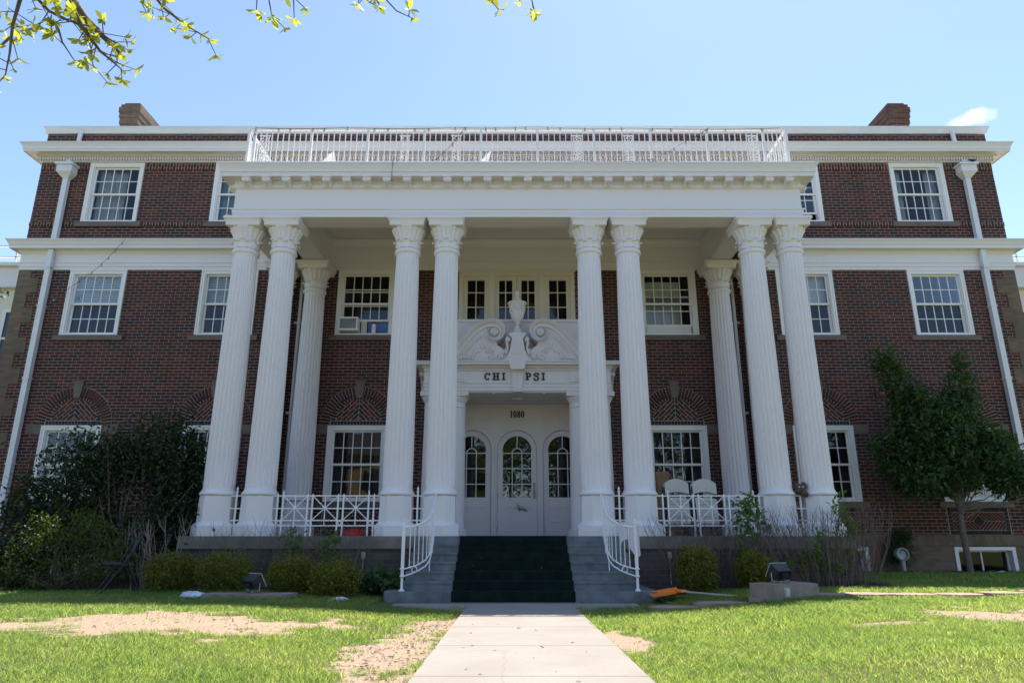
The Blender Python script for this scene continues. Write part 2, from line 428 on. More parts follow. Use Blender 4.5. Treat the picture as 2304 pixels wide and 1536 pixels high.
    def mesh(s, name, mat, smooth=None):
        me = bpy.data.meshes.new(name); me.from_pydata(s.v, [], s.f)
        import bmesh
        bm = bmesh.new(); bm.from_mesh(me); bmesh.ops.recalc_face_normals(bm, faces=bm.faces); bm.to_mesh(me); bm.free()
        me.materials.append(mat)
        if smooth is not None:
            me.polygons.foreach_set('use_smooth', [True] * len(me.polygons)); me.set_sharp_from_angle(angle=R(smooth))
        me.update(); return me
    def build(s, name, mat, parent=None, loc=(0, 0, 0), smooth=None):
        return inst(name, s.mesh(name, mat, smooth), parent, loc)

def inst(name, me, parent=None, loc=(0, 0, 0)):
    o = bpy.data.objects.new(name, me); COL.objects.link(o); o.location = loc
    if parent is not None: o.parent = parent
    return o
def tag(o, label=None, cat=None, group=None, kind=None):
    if label: o['label'] = label
    if cat: o['category'] = cat
    if group: o['group'] = group
    if kind: o['kind'] = kind
    return o
def thing(name, label, cat, loc=(0, 0, 0), rz=0.0, group=None):
    o = bpy.data.objects.new(name, None); COL.objects.link(o); o.empty_display_size = 0.2
    o.location = loc; o.rotation_euler = (0, 0, rz); return tag(o, label, cat, group)

def np_mesh(name, V, F, mat, smooth=False):      # V (n,3), F (m,k) same-size faces
    me = bpy.data.meshes.new(name)
    me.vertices.add(len(V)); me.vertices.foreach_set('co', V.astype(np.float32).ravel())
    m, k = F.shape
    me.loops.add(m * k); me.loops.foreach_set('vertex_index', F.astype(np.int32).ravel())
    me.polygons.add(m); me.polygons.foreach_set('loop_start', np.arange(0, m * k, k, dtype=np.int32))
    me.polygons.foreach_set('loop_total', np.full(m, k, dtype=np.int32))
    if smooth: me.polygons.foreach_set('use_smooth', np.ones(m, dtype=bool))
    me.materials.append(mat); me.update(calc_edges=True); return me

# ------------------------------------------------------------------ the ground
def sstep(a, b, x):
    t = np.clip((np.asarray(x, float) - a) / (b - a), 0, 1); return t * t * (3 - 2 * t)
def gz(x, y):
    x = np.asarray(x, float); y = np.asarray(y, float)
    base = 0.02 + 0.017 * np.clip(9.6 - y, 0, 12)
    dx = x - 0.12
    rise = np.where(dx < 0, 0.13, 0.17) * sstep(0.9, 4.2, np.abs(dx)) + np.where(dx > 0, 0.09, 0.05) * sstep(10.5, 14.5, y) * sstep(2.0, 4.0, np.abs(dx))
    bumps = 0.015 * np.sin(x * 1.7 + 0.6 * y) * np.sin(y * 1.3 + 1.0) * sstep(0.9, 2.0, np.abs(dx))
    return base + rise + bumps
rng = np.random.default_rng(11)
_tab = rng.random((64, 64))
def vnoise(x, y, s):
    x = np.asarray(x) * s + 100.3; y = np.asarray(y) * s + 57.7
    xi, yi = np.floor(x).astype(int), np.floor(y).astype(int); fx, fy = x - xi, y - yi
    fx = fx * fx * (3 - 2 * fx); fy = fy * fy * (3 - 2 * fy)
    g = lambda a, b: _tab[a % 64, b % 64]
    return (g(xi, yi) * (1 - fx) + g(xi + 1, yi) * fx) * (1 - fy) + (g(xi, yi + 1) * (1 - fx) + g(xi + 1, yi + 1) * fx) * fy
PATCH = [(-4.9, 7.05, 1.1, 0.8), (5.3, 7.6, 1.5, 0.85), (-3.75, 7.6, 1.9, 1.2), (-5.9, 6.95, 2.3, 0.85), (-2.3, 7.9, 1.0, 0.5), (-0.98, 6.5, 0.42, 2.3), (-0.85, 8.3, 0.5, 0.8),
         (6.1, 7.6, 2.3, 1.15), (1.05, 7.1, 0.26, 1.0), (3.6, 7.0, 0.6, 0.2), (-6.8, 7.2, 1.2, 0.5)]
def dirt(x, y):
    d = np.zeros_like(np.asarray(x, float))
    wob = (vnoise(x, y, 1.6) - 0.5) * 0.9 + (vnoise(x, y, 5.0) - 0.5) * 0.9 + (vnoise(x, y, 14.0) - 0.5) * 0.7
    for cx, cy, rx, ry in PATCH:
        e = 1.25 - np.sqrt(((x - cx) / rx) ** 2 + ((y - cy) / ry) ** 2) * 0.75 + wob * 0.55
        d = np.maximum(d, np.clip(e, 0, 1))
    return np.clip((d - 0.25) * 1.2, 0, 1)
def bed(x, y):
    edge = 11.75 + 0.5 * (vnoise(x, y, 0.9) - 0.5) + np.where(x > 6.3, 2.9, 0.0) + np.where(x < -8.4, 0.4, 0.0)
    return sstep(-0.15, 0.2, np.asarray(y) - edge)

xs = np.arange(-22, 22.01, 0.12); ys = np.arange(-6, 18.01, 0.12)
GX, GY = np.meshgrid(xs, ys)
V = np.stack([GX.ravel(), GY.ravel(), gz(GX, GY).ravel()], 1)
nx, ny = len(xs), len(ys)
ii = (np.arange(ny - 1)[:, None] * nx + np.arange(nx - 1)[None, :]).ravel()
F = np.stack([ii, ii + 1, ii + nx + 1, ii + nx], 1)
me = np_mesh('lawn', V, F, M['ground'], True)
for nm, arr in (('dirt', dirt(GX, GY)), ('bed', bed(GX, GY))):
    a = me.attributes.new(nm, 'FLOAT', 'POINT'); a.data.foreach_set('value', arr.ravel().astype(np.float32))
tag(inst('lawn', me), kind='structure')
gb = MB(); gb.quad((-900, -900, -0.03), (900, -900, -0.03), (900, 900, -0.03), (-900, 900, -0.03))
tag(gb.build('ground', simple('far_ground', (0.17, 0.18, 0.08), 0.95, 0.3, 0.3)), kind='structure')
rd = MB(); rd.quad((-300, -19, 0.0), (300, -19, 0.0), (300, -11, 0.0), (-300, -11, 0.0))
tag(rd.build('road', M['asphalt']), kind='structure')
pv = MB(); pv.quad((-300, -10.7, 0.06), (300, -10.7, 0.06), (300, -6.2, 0.06), (-300, -6.2, 0.06)); pv.quad((-300, -10.7, -0.03), (300, -10.7, -0.03), (300, -10.7, 0.06), (-300, -10.7, 0.06))
tag(pv.build('bounce_pavement', M['walk']), kind='structure')  # broad unseen paving behind the camera, added to bounce light onto the facade
# walk: slabs with open joints
wb = MB()
y = 11.0; WX0, WX1 = -0.665, 0.915
while y > -5.8:
    L = 1.5; y0 = y - L + 0.012
    z1, z0 = float(gz(0.12, y)) + 0.028, float(gz(0.12, y0)) + 0.028
    i = len(wb.v)
    wb.v += [(WX0, y0, z0 - 0.12), (WX1, y0, z0 - 0.12), (WX1, y, z1 - 0.12), (WX0, y, z1 - 0.12), (WX0, y0, z0), (WX1, y0, z0), (WX1, y, z1), (WX0, y, z1)]
    for f in ((0, 3, 2, 1), (4, 5, 6, 7), (0, 1, 5, 4), (1, 2, 6, 5), (2, 3, 7, 6), (3, 0, 4, 7)): wb.f.append(tuple(i + j for j in f))
    y -= L
for sgn in (-1, 1):                       # flared apron at the foot of the steps
    xa = WX0 - 0.004 if sgn < 0 else WX1 + 0.004
    pts = [(xa, 9.95), (xa + sgn * 1.15, 10.72), (xa + sgn * 1.15, 11.0), (xa, 11.0)]
    i = len(wb.v); z = 0.046
    wb.v += [(a, b, z) for a, b in pts] + [(a, b, z - 0.2) for a, b in pts]
    wb.f += [(i, i + 1, i + 2, i + 3), (i, i + 4, i + 5, i + 1), (i + 1, i + 5, i + 6, i + 2), (i + 2, i + 6, i + 7, i + 3), (i + 3, i + 7, i + 4, i)]
tag(wb.build('walkway', M['walk']), kind='structure')
fb = MB()                                  # flagstone path on the right
for k in range(9):
    cx = 2.2 + k * 0.72; cy = 9.95 + 0.11 * k; z = float(gz(cx, cy)) + 0.035
    pts = []
    for j in range(7):
        a = 2 * PI * j / 7 + 0.3 * k; pts.append((cx + 0.40 * math.cos(a) * random.uniform(0.85, 1.05), cy + 0.24 * math.sin(a) * random.uniform(0.8, 1.05)))
    i = len(fb.v); fb.v += [(a, b, z) for a, b in pts] + [(a, b, z - 0.1) for a, b in pts]
    fb.f.append(tuple(i + j for j in range(7)))
    for j in range(7): fb.f.append((i + j, i + 7 + j, i + 7 + (j + 1) % 7, i + (j + 1) % 7))
tag(fb.build('flagstone_path', M['flag']), kind='structure')

# grass blades
def grass(n, x0, x1, y0, y1, h0, h1, w):
    x = rng.uniform(x0, x1, n); y = rng.uniform(y0, y1, n)
    d = dirt(x, y); b = bed(x, y)
    thin = 0.45 + 0.55 * sstep(0.25, 0.6, vnoise(x, y, 2.2))
    fl = np.zeros(n, bool)
    for k in range(9): fl |= (np.abs(x - (2.2 + k * 0.72)) < 0.42) & (np.abs(y - (9.95 + 0.11 * k)) < 0.24)
    keep = (rng.random(n) < thin) & (rng.random(n) > np.clip(d * 1.7 - 0.05, 0, 1) * 0.985) & (rng.random(n) > b) & ((x < WX0 + 0.035 * vnoise(x, y, 7.0) - 0.008) | (x > WX1 + 0.008 - 0.035 * vnoise(x, y, 7.0))) & ~fl
    keep &= ~((y > 10.3) & (np.abs(x - 0.12) < 2.15))
    return x[keep], y[keep], h0 + (h1 - h0) * rng.random(keep.sum()) ** 1.6 * (0.45 + 0.7 * vnoise(x[keep], y[keep], 1.3) + 0.6 * vnoise(x[keep], y[keep], 6.0)), w
parts = [grass(520000, -5.0, 5.4, 3.5, 7.2, 0.014, 0.046, 0.0021), grass(430000, -8.2, 8.6, 7.2, 9.8, 0.016, 0.054, 0.0031),
         grass(200000, -10.8, 11.2, 9.8, 12.4, 0.020, 0.065, 0.0048), grass(30000, 6.0, 12.3, 12.2, 15.5, 0.03, 0.08, 0.010)]
VV, FF, off = [], [], 0
for x, y, h, w in parts:
    n = len(x); a = rng.uniform(0, 2 * PI, n); lean = rng.uniform(0.2, 1.5, n) * h; la = rng.uniform(0, 2 * PI, n)
    z = gz(x, y) - 0.004
    ww = w * rng.uniform(0.7, 1.3, n)
    ax, ay = np.cos(a) * ww, np.sin(a) * ww
    lx, ly = np.cos(la) * lean, np.sin(la) * lean
    v = np.empty((n, 5, 3))
    v[:, 0] = np.stack([x - ax, y - ay, z], 1); v[:, 1] = np.stack([x + ax, y + ay, z], 1)
    v[:, 2] = np.stack([x + ax * 0.7 + lx * 0.4, y + ay * 0.7 + ly * 0.4, z + h * 0.62], 1)
    v[:, 3] = np.stack([x - ax * 0.7 + lx * 0.4, y - ay * 0.7 + ly * 0.4, z + h * 0.62], 1)
    v[:, 4] = np.stack([x + lx, y + ly, z + h], 1)
    idx = off + np.arange(n)[:, None] * 5
    FF.append(np.concatenate([idx + np.array([[0, 1, 2]]), idx + np.array([[0, 2, 3]]), idx + np.array([[3, 2, 4]])], 1).reshape(-1, 3))
    VV.append(v.reshape(-1, 3)); off += n * 5
tag(inst('grass', np_mesh('grass', np.concatenate(VV), np.concatenate(FF), M['grass'])), 'short green grass growing on the front lawn', 'grass', kind='stuff')

# dry bits on the bare soil
n = 26000; x = rng.uniform(-8, 8.5, n); y = rng.uniform(4.2, 9.6, n); d = dirt(x, y)
near = (np.abs(x + 0.98) < 0.6) & (y > 4)
k_ = (rng.random(n) < np.where(near, 0.8, 0.07) * (d > 0.3)) & ((x < WX0 - 0.01) | (x > WX1 + 0.01))
n2 = 500; x = np.concatenate([x[k_], rng.uniform(WX0, WX1, 22)]); y = np.concatenate([y[k_], rng.uniform(4.8, 9.4, 22)])
n = len(x); z = gz(x, y) + np.where((x > WX0) & (x < WX1), 0.030, 0.004); a = rng.uniform(0, 2 * PI, n); L = rng.uniform(0.005, 0.020, n); W = rng.uniform(0.003, 0.007, n)
cx_, sx_ = np.cos(a), np.sin(a); v = np.empty((n, 4, 3))
for q, (du, dv, dz) in enumerate(((-1, -1, 0), (1, -1, .003), (1, 1, .009), (-1, 1, .005))):
    v[:, q] = np.stack([x + cx_ * L * du - sx_ * W * dv, y + sx_ * L * du + cx_ * W * dv, z + dz * rng.uniform(.5, 1.5, n)], 1)
t = NT('dry_bits'); g = t.add('ShaderNodeNewGeometry'); t.done(t.bsdf(t.ramp(g.outputs['Random Per Island'], [(0, (0.09, 0.06, 0.04)), (0.5, (0.22, 0.15, 0.10)), (1, (0.38, 0.30, 0.22))]), 0.9))
tag(inst('soil_debris', np_mesh('soil_debris', v.reshape(-1, 3), np.arange(n)[:, None] * 4 + np.array([[0, 1, 2, 3]]), t.m)), 'dry twigs and wood chips scattered over the bare soil patches', 'debris', kind='stuff')

# ------------------------------------------------------------------ the brick house
CX, YW = 0.12, 15.9
H = thing('brick_mansion', 'three storey red brick house with white columned portico and roof balustrade', 'house', (CX, YW, 0))
WX = (3.72, 7.13, 10.4)
HW = 12.4
opens = []                                  # x0, x1, z0, z1
for sx in (-1, 1):
    for c in WX:
        opens.append((sx * c - 0.68, sx * c + 0.68, 1.77, 3.48)); opens.append((sx * c - 0.68, sx * c + 0.68, 5.70, 7.37))
    for c in WX[1:]:
        opens.append((sx * c - 0.68, sx * c + 0.68, 8.70, 10.36)); opens.append((sx * c - 0.68, sx * c + 0.68, 0.22, 0.79))
opens.append((-1.62, 1.62, 1.02, 4.10)); opens.append((-1.43, 1.43, 4.9, 7.34))
def wall_cells(mb, x0, x1, z0, z1, y, depth):
    X = sorted({x0, x1} | {a for o in opens for a in o[:2] if x0 < a < x1}); Zs = sorted({z0, z1} | {a for o in opens for a in o[2:] if z0 < a < z1})
    for i in range(len(X) - 1):
        for j in range(len(Zs) - 1):
            mx, mz = (X[i] + X[i + 1]) / 2, (Zs[j] + Zs[j + 1]) / 2
            if any(o[0] < mx < o[1] and o[2] < mz < o[3] for o in opens): continue
            mb.quad((X[i], y, Zs[j]), (X[i + 1], y, Zs[j]), (X[i + 1], y, Zs[j + 1]), (X[i], y, Zs[j + 1]))
    for a, b, c, d in opens:
        c2, d2 = max(c, z0), min(d, z1)
        if d2 <= c2: continue
        mb.quad((a, y, c2), (a, y + depth, c2), (a, y + depth, d2), (a, y, d2)); mb.quad((b, y, c2), (b, y + depth, c2), (b, y + depth, d2), (b, y, d2))
        if c >= z0: mb.quad((a, y, c), (b, y, c), (b, y + depth, c), (a, y + depth, c))
        if d <= z1: mb.quad((a, y, d), (b, y, d), (b, y + depth, d), (a, y + depth, d))
DEP = 12.0
wm = MB(); wall_cells(wm, -HW, HW, 1.04, 11.26, 0, 0.32)
wm.quad((-HW, 0, 1.04), (-HW, DEP, 1.04), (-HW, DEP, 11.26), (-HW, 0, 11.26)); wm.quad((HW, 0, 1.04), (HW, DEP, 1.04), (HW, DEP, 11.26), (HW, 0, 11.26))
wm.quad((-HW, DEP, 1.04), (HW, DEP, 1.04), (HW, DEP, 11.26), (-HW, DEP, 11.26))
me = bpy.data.meshes.new('wall'); me.from_pydata(wm.v, [], wm.f); me.materials.append(M['brick']); inst('wall', me, H)
bm_ = MB(); wall_cells(bm_, -HW - 0.02, HW + 0.02, -0.3, 0.81, -0.02, 0.34)
for s_ in (-1, 1): bm_.quad((s_ * (HW + .02), -.02, -.3), (s_ * (HW + .02), DEP, -.3), (s_ * (HW + .02), DEP, .81), (s_ * (HW + .02), -.02, .81))
me = bpy.data.meshes.new('base'); me.from_pydata(bm_.v, [], bm_.f); me.materials.append(M['tan']); inst('foundation_wall', me, H)
for pth in ([(-HW, DEP), (-HW, 0), (-1.65, 0)], [(1.65, 0), (HW, 0), (HW, DEP)]): MB().sweep(pth, [(0, 1.045), (0.035, 1.03), (0.035, 0.815), (0, 0.81)]).build('water_table', M['tan_soldier'], H)
rf = MB(); rf.box(-HW + 0.02, HW - 0.02, 0.02, DEP - 0.02, 10.95, 11.1); rf.build('roof', M['roof'], H)
it = MB(); it.box(-HW + .1, HW - .1, 3.0, 3.1, 0.1, 10.9); it.box(-HW + .1, HW - .1, .33, 3.0, 4.55, 4.65); it.box(-HW + .1, HW - .1, .33, 3.0, 7.9, 8.0); it.box(-HW + .1, HW - .1, .33, 3.0, 0.9, 0.99)
for x in (-8.8, -5.4, -1.9, 1.9, 5.4, 8.8): it.box(x - .05, x + .05, .33, 3.0, 0.1, 10.9)
it.build('interior', M['dark'], H)

# soldier course and sill belt
for a, b in ((-HW, -11.12), (-9.68, -7.85), (-6.41, 6.41), (7.85, 9.68), (11.12, HW)): MB().box(a, b, -0.006, 0.05, 10.19, 10.388, skip='k').build('soldier_course', M['brick_soldier'], H)
for a, b in ((-HW, -11.24), (-9.56, -7.97), (-6.29, 6.29), (7.97, 9.56), (11.24, HW)): MB().box(a, b, -0.02, 0.05, 8.588, 8.695, skip='k').build('sill_belt', M['brick_soldier'], H)
# tan quoins with teeth
for s_ in (-1, 1):
    qb = MB(); z = 1.045; k = 0
    while z < 7.38:
        h = min(0.383, 7.385 - z); w_ = 0.52 if k % 2 else 0.30
        a, b = (s_ * HW, s_ * (HW - w_)); x0, x1 = min(a, b), max(a, b)
        if s_ < 0: x0 -= 0.008
        else: x1 += 0.008
        qb.box(x0, x1, -0.008, w_ * 0.8, z, z + h); z += h; k += 1
    qb.build('quoin', M['tan'], H)

# main cornice and parapet gutter
PATHM = [(-HW, DEP), (-HW, 0), (HW, 0), (HW, DEP)]
c1 = MB().sweep(PATHM, [(0, 10.83), (0.40, 10.785), (0.40, 10.765), (0.375, 10.74), (0.345, 10.68), (0.335, 10.61), (0.32, 10.60), (0.32, 10.55), (0.30, 10.55), (0.30, 10.565), (0.13, 10.565),
    (0.12, 10.54), (0.085, 10.525), (0.03, 10.52), (0.03, 10.425), (0.055, 10.42), (0.055, 10.395), (0.0, 10.388)])
co = c1.build('cornice', M['white'], H)
dn = MB(); x = -HW - 0.09
while x < HW + 0.05:
    dn.box(x, x + 0.036, -0.105, -0.02, 10.428, 10.512, skip='k'); x += 0.068
dn.build('dentil_band', M['white'], co)
gu = MB().sweep(PATHM, [(0, 11.44), (0.10, 11.43), (0.10, 11.41), (0.07, 11.36), (0.05, 11.30), (0.05, 11.245), (0.0, 11.24)])
gu.sweep([(HW, DEP), (HW, 0), (-HW, 0), (-HW, DEP)], [(0, 11.43), (0.25, 11.43), (0.25, 11.1), (0, 11.1)])
gu.build('parapet_gutter', M['gutter'], H)
P2 = [(0, 8.15), (0.30, 8.12), (0.30, 8.10), (0.275, 8.07), (0.25, 8.02), (0.235, 7.98), (0.22, 7.975), (0.22, 7.895), (0.20, 7.895), (0.20, 7.91), (0.085, 7.91), (0.07, 7.87), (0.04, 7.815), (0.025, 7.80),
      (0.025, 7.60), (0.055, 7.59), (0.055, 7.57), (0.038, 7.55), (0.038, 7.475), (0.022, 7.47), (0.022, 7.395), (0.0, 7.388)]
for pth in ([(-HW, DEP), (-HW, 0), (-5.94, 0)], [(5.94, 0), (HW, 0), (HW, DEP)]): MB().sweep(pth, P2).build('string_cornice', M['white'], H)
pf = MB().sweep([(-5.40, 0), (5.40, 0)], [(0.0, 8.19), (0.11, 8.185), (0.09, 8.12), (0.05, 8.06), (0.04, 8.02), (0.022, 8.01), (0.022, 7.60), (0.036, 7.595), (0.036, 7.57), (0.016, 7.565), (0.016, 7.395), (0, 7.388)])
pf.build('porch_frieze', M['white'], H)

# windows ---------------------------------------------------------------
def win_frame(w, h):
    mb = MB(); a, b = w / 2, w / 2 - 0.082
    mb.box(-a, -b, -0.03, 0.16, 0, h); mb.box(b, a, -0.03, 0.16, 0, h); mb.box(-b, b, -0.028, 0.16, h - 0.10, h); mb.box(-b, b, -0.026, 0.16, 0, 0.045)
    mb.box(-b, -b + 0.025, 0.0, 0.16, 0.045, h - 0.10); mb.box(b - 0.025, b, 0.0, 0.16, 0.045, h - 0.10); mb.box(-a - 0.012, -a + 0.02, -0.042, 0.05, 0, h + 0.012); mb.box(a - 0.02, a + 0.012, -0.042, 0.05, 0, h + 0.012); mb.box(-a + .02, a - .02, -0.042, 0.05, h - 0.02, h + 0.012)
    return mb
def sash(w, h, cols, rows, y):
    mb = MB(); s = 0.042; a = w / 2
    mb.box(-a, -a + s, y, y + 0.035, 0, h); mb.box(a - s, a, y, y + 0.035, 0, h); mb.box(-a + s, a - s, y + .001, y + 0.034, h - 0.042, h); mb.box(-a + s, a - s, y + .001, y + 0.034, 0, 0.05)
    for k in range(1, cols):
        x = -a + s + (w - 2 * s) * k / cols; mb.box(x - 0.010, x + 0.010, y + 0.006, y + 0.030, 0.05, h - 0.042)
    for k in range(1, rows):
        z = 0.05 + (h - 0.092) * k / rows; mb.box(-a + s, a - s, y + 0.008, y + 0.028, z - 0.010, z + 0.010)
    return mb
HS = (1.73, 1.68, 1.66)
cache = {}
def get(key, fn):
    if key not in cache: cache[key] = fn()
    return cache[key]
def window(x, z0, h, cover=None, lift=0.0, label=None):
    w = 1.38; iw = w - 0.214; ih = h - 0.145; hs = ih / 2 + 0.02
    o = inst('window', get(('f', h), lambda: win_frame(w, h).mesh('window', M['trim'])), H, (x, 0, z0))
    if label: o['label'] = label
    inst('upper_sash', get(('u', h), lambda: sash(iw, hs, 5, 2, 0.045).mesh('upper_sash', M['trim'])), o, (0, 0, 0.045 + ih - hs))
    inst('lower_sash', get(('l', h), lambda: sash(iw, hs, 5, 2, 0.085).mesh('lower_sash', M['trim'])), o, (0, 0, 0.045 + lift))
    g = MB(); g.quad((-iw / 2 + .03, 0.063, 0.045 + ih - hs + .03), (iw / 2 - .03, 0.063, 0.045 + ih - hs + .03), (iw / 2 - .03, 0.063, h - .12), (-iw / 2 + .03, 0.063, h - .12)); g.build('pane', M['glass'], o)
    g = MB(); g.quad((-iw / 2 + .03, 0.103, 0.075 + lift), (iw / 2 - .03, 0.103, 0.075 + lift), (iw / 2 - .03, 0.103, 0.045 + hs + lift - .03), (-iw / 2 + .03, 0.103, 0.045 + hs + lift - .03))
    g.build('pane', M['glass'], o)
    inst('sill', get('sill', lambda: MB().box(-0.84, 0.84, -0.055, 0.18, -0.13, -0.003).mesh('sill', M['sandstone'])), o)
    def cloth(name, xa, xb, za, zb, mat, amp=0.02, fr=40, yy=0.24):
        m = MB(); n = max(6, int((xb - xa) * 60))
        for k in range(n):
            A, B = xa + (xb - xa) * k / n, xa + (xb - xa) * (k + 1) / n
            ya, yb = yy + amp * math.sin(A * fr) + amp * .5 * math.sin(A * fr * 2.3 + 1), yy + amp * math.sin(B * fr) + amp * .5 * math.sin(B * fr * 2.3 + 1)
            m.quad((A, ya, za), (B, yb, za), (B, yb, zb), (A, ya, zb))
        m.build(name, mat, o, smooth=60)
    if cover == 'blind':
        m = MB(); z = h * 0.50
        while z < h - 0.1:
            m.box(-iw / 2, iw / 2, 0.16, 0.185, z, z + 0.006, Matrix.Rotation(0, 4, 'X')); m.quad((-iw / 2, 0.16, z + .004), (iw / 2, 0.16, z + .004), (iw / 2, 0.178, z + 0.034), (-iw / 2, 0.178, z + 0.034)); z += 0.045
        m.build('blind', M['blind'], o)
    elif cover == 'curtain': cloth('curtain', -iw / 2, iw * 0.14, 0.05, h - 0.1, M['curtain']); cloth('curtain', iw * 0.40, iw / 2, 0.05, h - 0.1, M['curtain'])
    elif cover == 'sides': cloth('curtain', -iw / 2, -iw * 0.27, 0.05, h - .1, M['curtain']); cloth('curtain', iw * .27, iw / 2, 0.05, h - .1, M['curtain'])
    elif cover == 'dark': cloth('curtain', -iw / 2, -iw * 0.32, 0.05, h - .1, M['darkcurtain']); cloth('curtain', iw * .32, iw / 2, 0.05, h - .1, M['darkcurtain'])
    elif cover == 'shade': cloth('roller_shade', -iw / 2, iw / 2, 0.05, h - .1, M['shade'], 0.001, 3, 0.2)
    elif cover == 'halfshade': cloth('roller_shade', -iw / 2, iw / 2, h * .5, h - .1, M['curtain'], 0.001, 3, 0.2)
    elif cover == 'sheet': cloth('curtain', -iw / 2, iw * .29, h * .1, h * .86, M['sheet'], 0.006, 9, 0.2)
    return o
for x, c in ((-10.4, 'curtain'), (-7.13, 'shade'), (7.13, None), (10.4, 'sides')): window(x, 8.70, 1.66, c, 0.22 if x == 7.13 else 0)
for x, c, l in ((-10.4, 'blind', 0.0), (-7.13, 'blind', 0), (-3.72, None, 0.33), (3.72, 'sheet', 0.2), (7.13, 'halfshade', 0), (10.4, None, 0)): window(x, 5.70, 1.68, c, l)
for x in (-10.4, -7.13, -3.72, 3.72, 7.13, 10.4): window(x, 1.77, 1.72, 'dark')
fl = MB().box(-0.55, 0.55, 0.09, 0.11, 5.75, 5.95); fl.build('window_filler_panel', M['gutter'], H, (3.72, 0, 0))
for sx in (-1, 1):
    for c in WX[1:]:
        mb = MB(); w, h = 0.68, 0.56
        mb.box(-w, w, -0.035, 0.2, h - 0.07, h); mb.box(-w, -w + .08, -0.035, 0.2, 0, h - .07); mb.box(w - .08, w, -0.035, 0.2, 0, h - .07)
        o = mb.build('basement_window', M['trim'], H, (sx * c, 0, 0.225))
        m2 = MB(); m2.box(-w + .08, w - .08, .13, .17, h - .11, h - .07); m2.box(-w + .08, -w + .12, .13, .17, 0, h - .11); m2.box(w - .12, w - .08, .13, .17, 0, h - .11); m2.box(-.015, .015, .13, .17, 0, h - .11); m2.build('sash', M['trim'], o)
        g = MB(); g.quad((-w + .1, .15, 0), (w - .1, .15, 0), (w - .1, .15, h - .1), (-w + .1, .15, h - .1)); g.build('pane', M['glass'], o)

# arches above, patterned panels below the ground floor windows
def arch_meshes():
    ring = MB(); n = 33
    for k in range(n):
        A, B = PI * k / n + 0.011, PI * (k + 1) / n - 0.011
        r0, r1 = 0.668, 0.895
        ring.poly_y([(r0 * math.cos(A), r0 * math.sin(A)), (r1 * math.cos(A), r1 * math.sin(A)), (r1 * math.cos(B), r1 * math.sin(B)), (r0 * math.cos(B), r0 * math.sin(B))], -0.020, 0.01)
    inner = MB(); n = 24
    for k in range(n):
        A, B = PI * k / n + 0.013, PI * (k + 1) / n - 0.013
        inner.poly_y([(r * math.cos(t), 0.09 + r * math.sin(t) * 0.97) for r, t in ((0.535, A), (0.645, A), (0.645, B), (0.535, B))], -0.008, 0.01)
    for k in range(17):
        x = -0.645 + k * 1.29 / 17; inner.box(x + .004, x + 1.29 / 17 - .004, -0.008, 0.01, 0.004, 0.085)
    tymp = MB(); dia = MB()
    ca, sa = math.cos(PI / 4), math.sin(PI / 4)
    L, Wd, g = 0.215, 0.062, 0.015
    def cut(P, nx_, nz_, d):
        out = []
        for i in range(len(P)):
            a, b = P[i], P[(i + 1) % len(P)]; da, db = a[0] * nx_ + a[1] * nz_ - d, b[0] * nx_ + b[1] * nz_ - d
            if da <= 0: out.append(a)
            if da * db < 0: t = da / (da - db); out.append((a[0] + (b[0] - a[0]) * t, a[1] + (b[1] - a[1]) * t))
        return out
    def clip(poly):                          # Sutherland-Hodgman against the inner half disc
        P = cut(poly, 0, -1, -0.10)
        for k in range(14):
            an = PI * (k + 0.5) / 14
            if len(P) < 3: return []
            P = cut(P, math.cos(an), math.sin(an), 0.525 + 0.09 * math.sin(an))
        return P if len(P) > 2 else []
    for sgn in (-1, 1):
        for i in range(-10, 11):
            for j in range(-12, 13):
                u, v = i * (Wd + g), j * (L + g) + (i % 2) * (L + g) / 2
                q = [(u, v), (u + Wd, v), (u + Wd, v + L), (u, v + L)]
                p = [((a + b) * ca * 1.0, (a - b) * sa) for a, b in q]
                p = [(-x_ if sgn < 0 else x_, z_ + 0.1) for x_, z_ in p]
                cx_ = sum(a for a, _ in p) / 4
                P2_ = clip(p)
                if len(P2_) > 2: P2_ = cut(P2_, -sgn, 0, -0.006)
                cx_ = sum(a for a, _ in p) / 4; czc = sum(b for _, b in p) / 4
                if len(P2_) > 2: (dia if abs(cx_) + abs(czc - 0.34) < 0.19 else tymp).poly_y(P2_, -0.012, 0.01)
    key = MB().poly_y([(-0.075, 0.63), (0.075, 0.63), (0.115, 1.04), (-0.115, 1.04)], -0.05, 0.01)
    imp = MB().box(-1.07, -0.695, -0.028, 0.01, -0.21, -0.005); imp2 = MB().box(0.695, 1.07, -0.028, 0.01, -0.21, -0.005)
    back = MB(); n = 32
    pts = [(0.905 * math.cos(PI * k / n), 0.905 * math.sin(PI * k / n)) for k in range(n + 1)]
    back.poly_y(pts, -0.005, 0.02)
    return [('arch_ring', ring, 'voussoir'), ('inner_ring', inner, 'voussoir_dark'), ('tympanum', tymp, 'voussoir'), ('diamond', dia, 'voussoir_dark'), ('keystone', key, 'sandstone'), ('impost', imp, 'sandstone'), ('impost', imp2, 'sandstone')], back
am, aback = arch_meshes()
am = [(n, m.mesh(n, M[t])) for n, m, t in am]; aback = aback.mesh('blind_arch', M['mortar'])
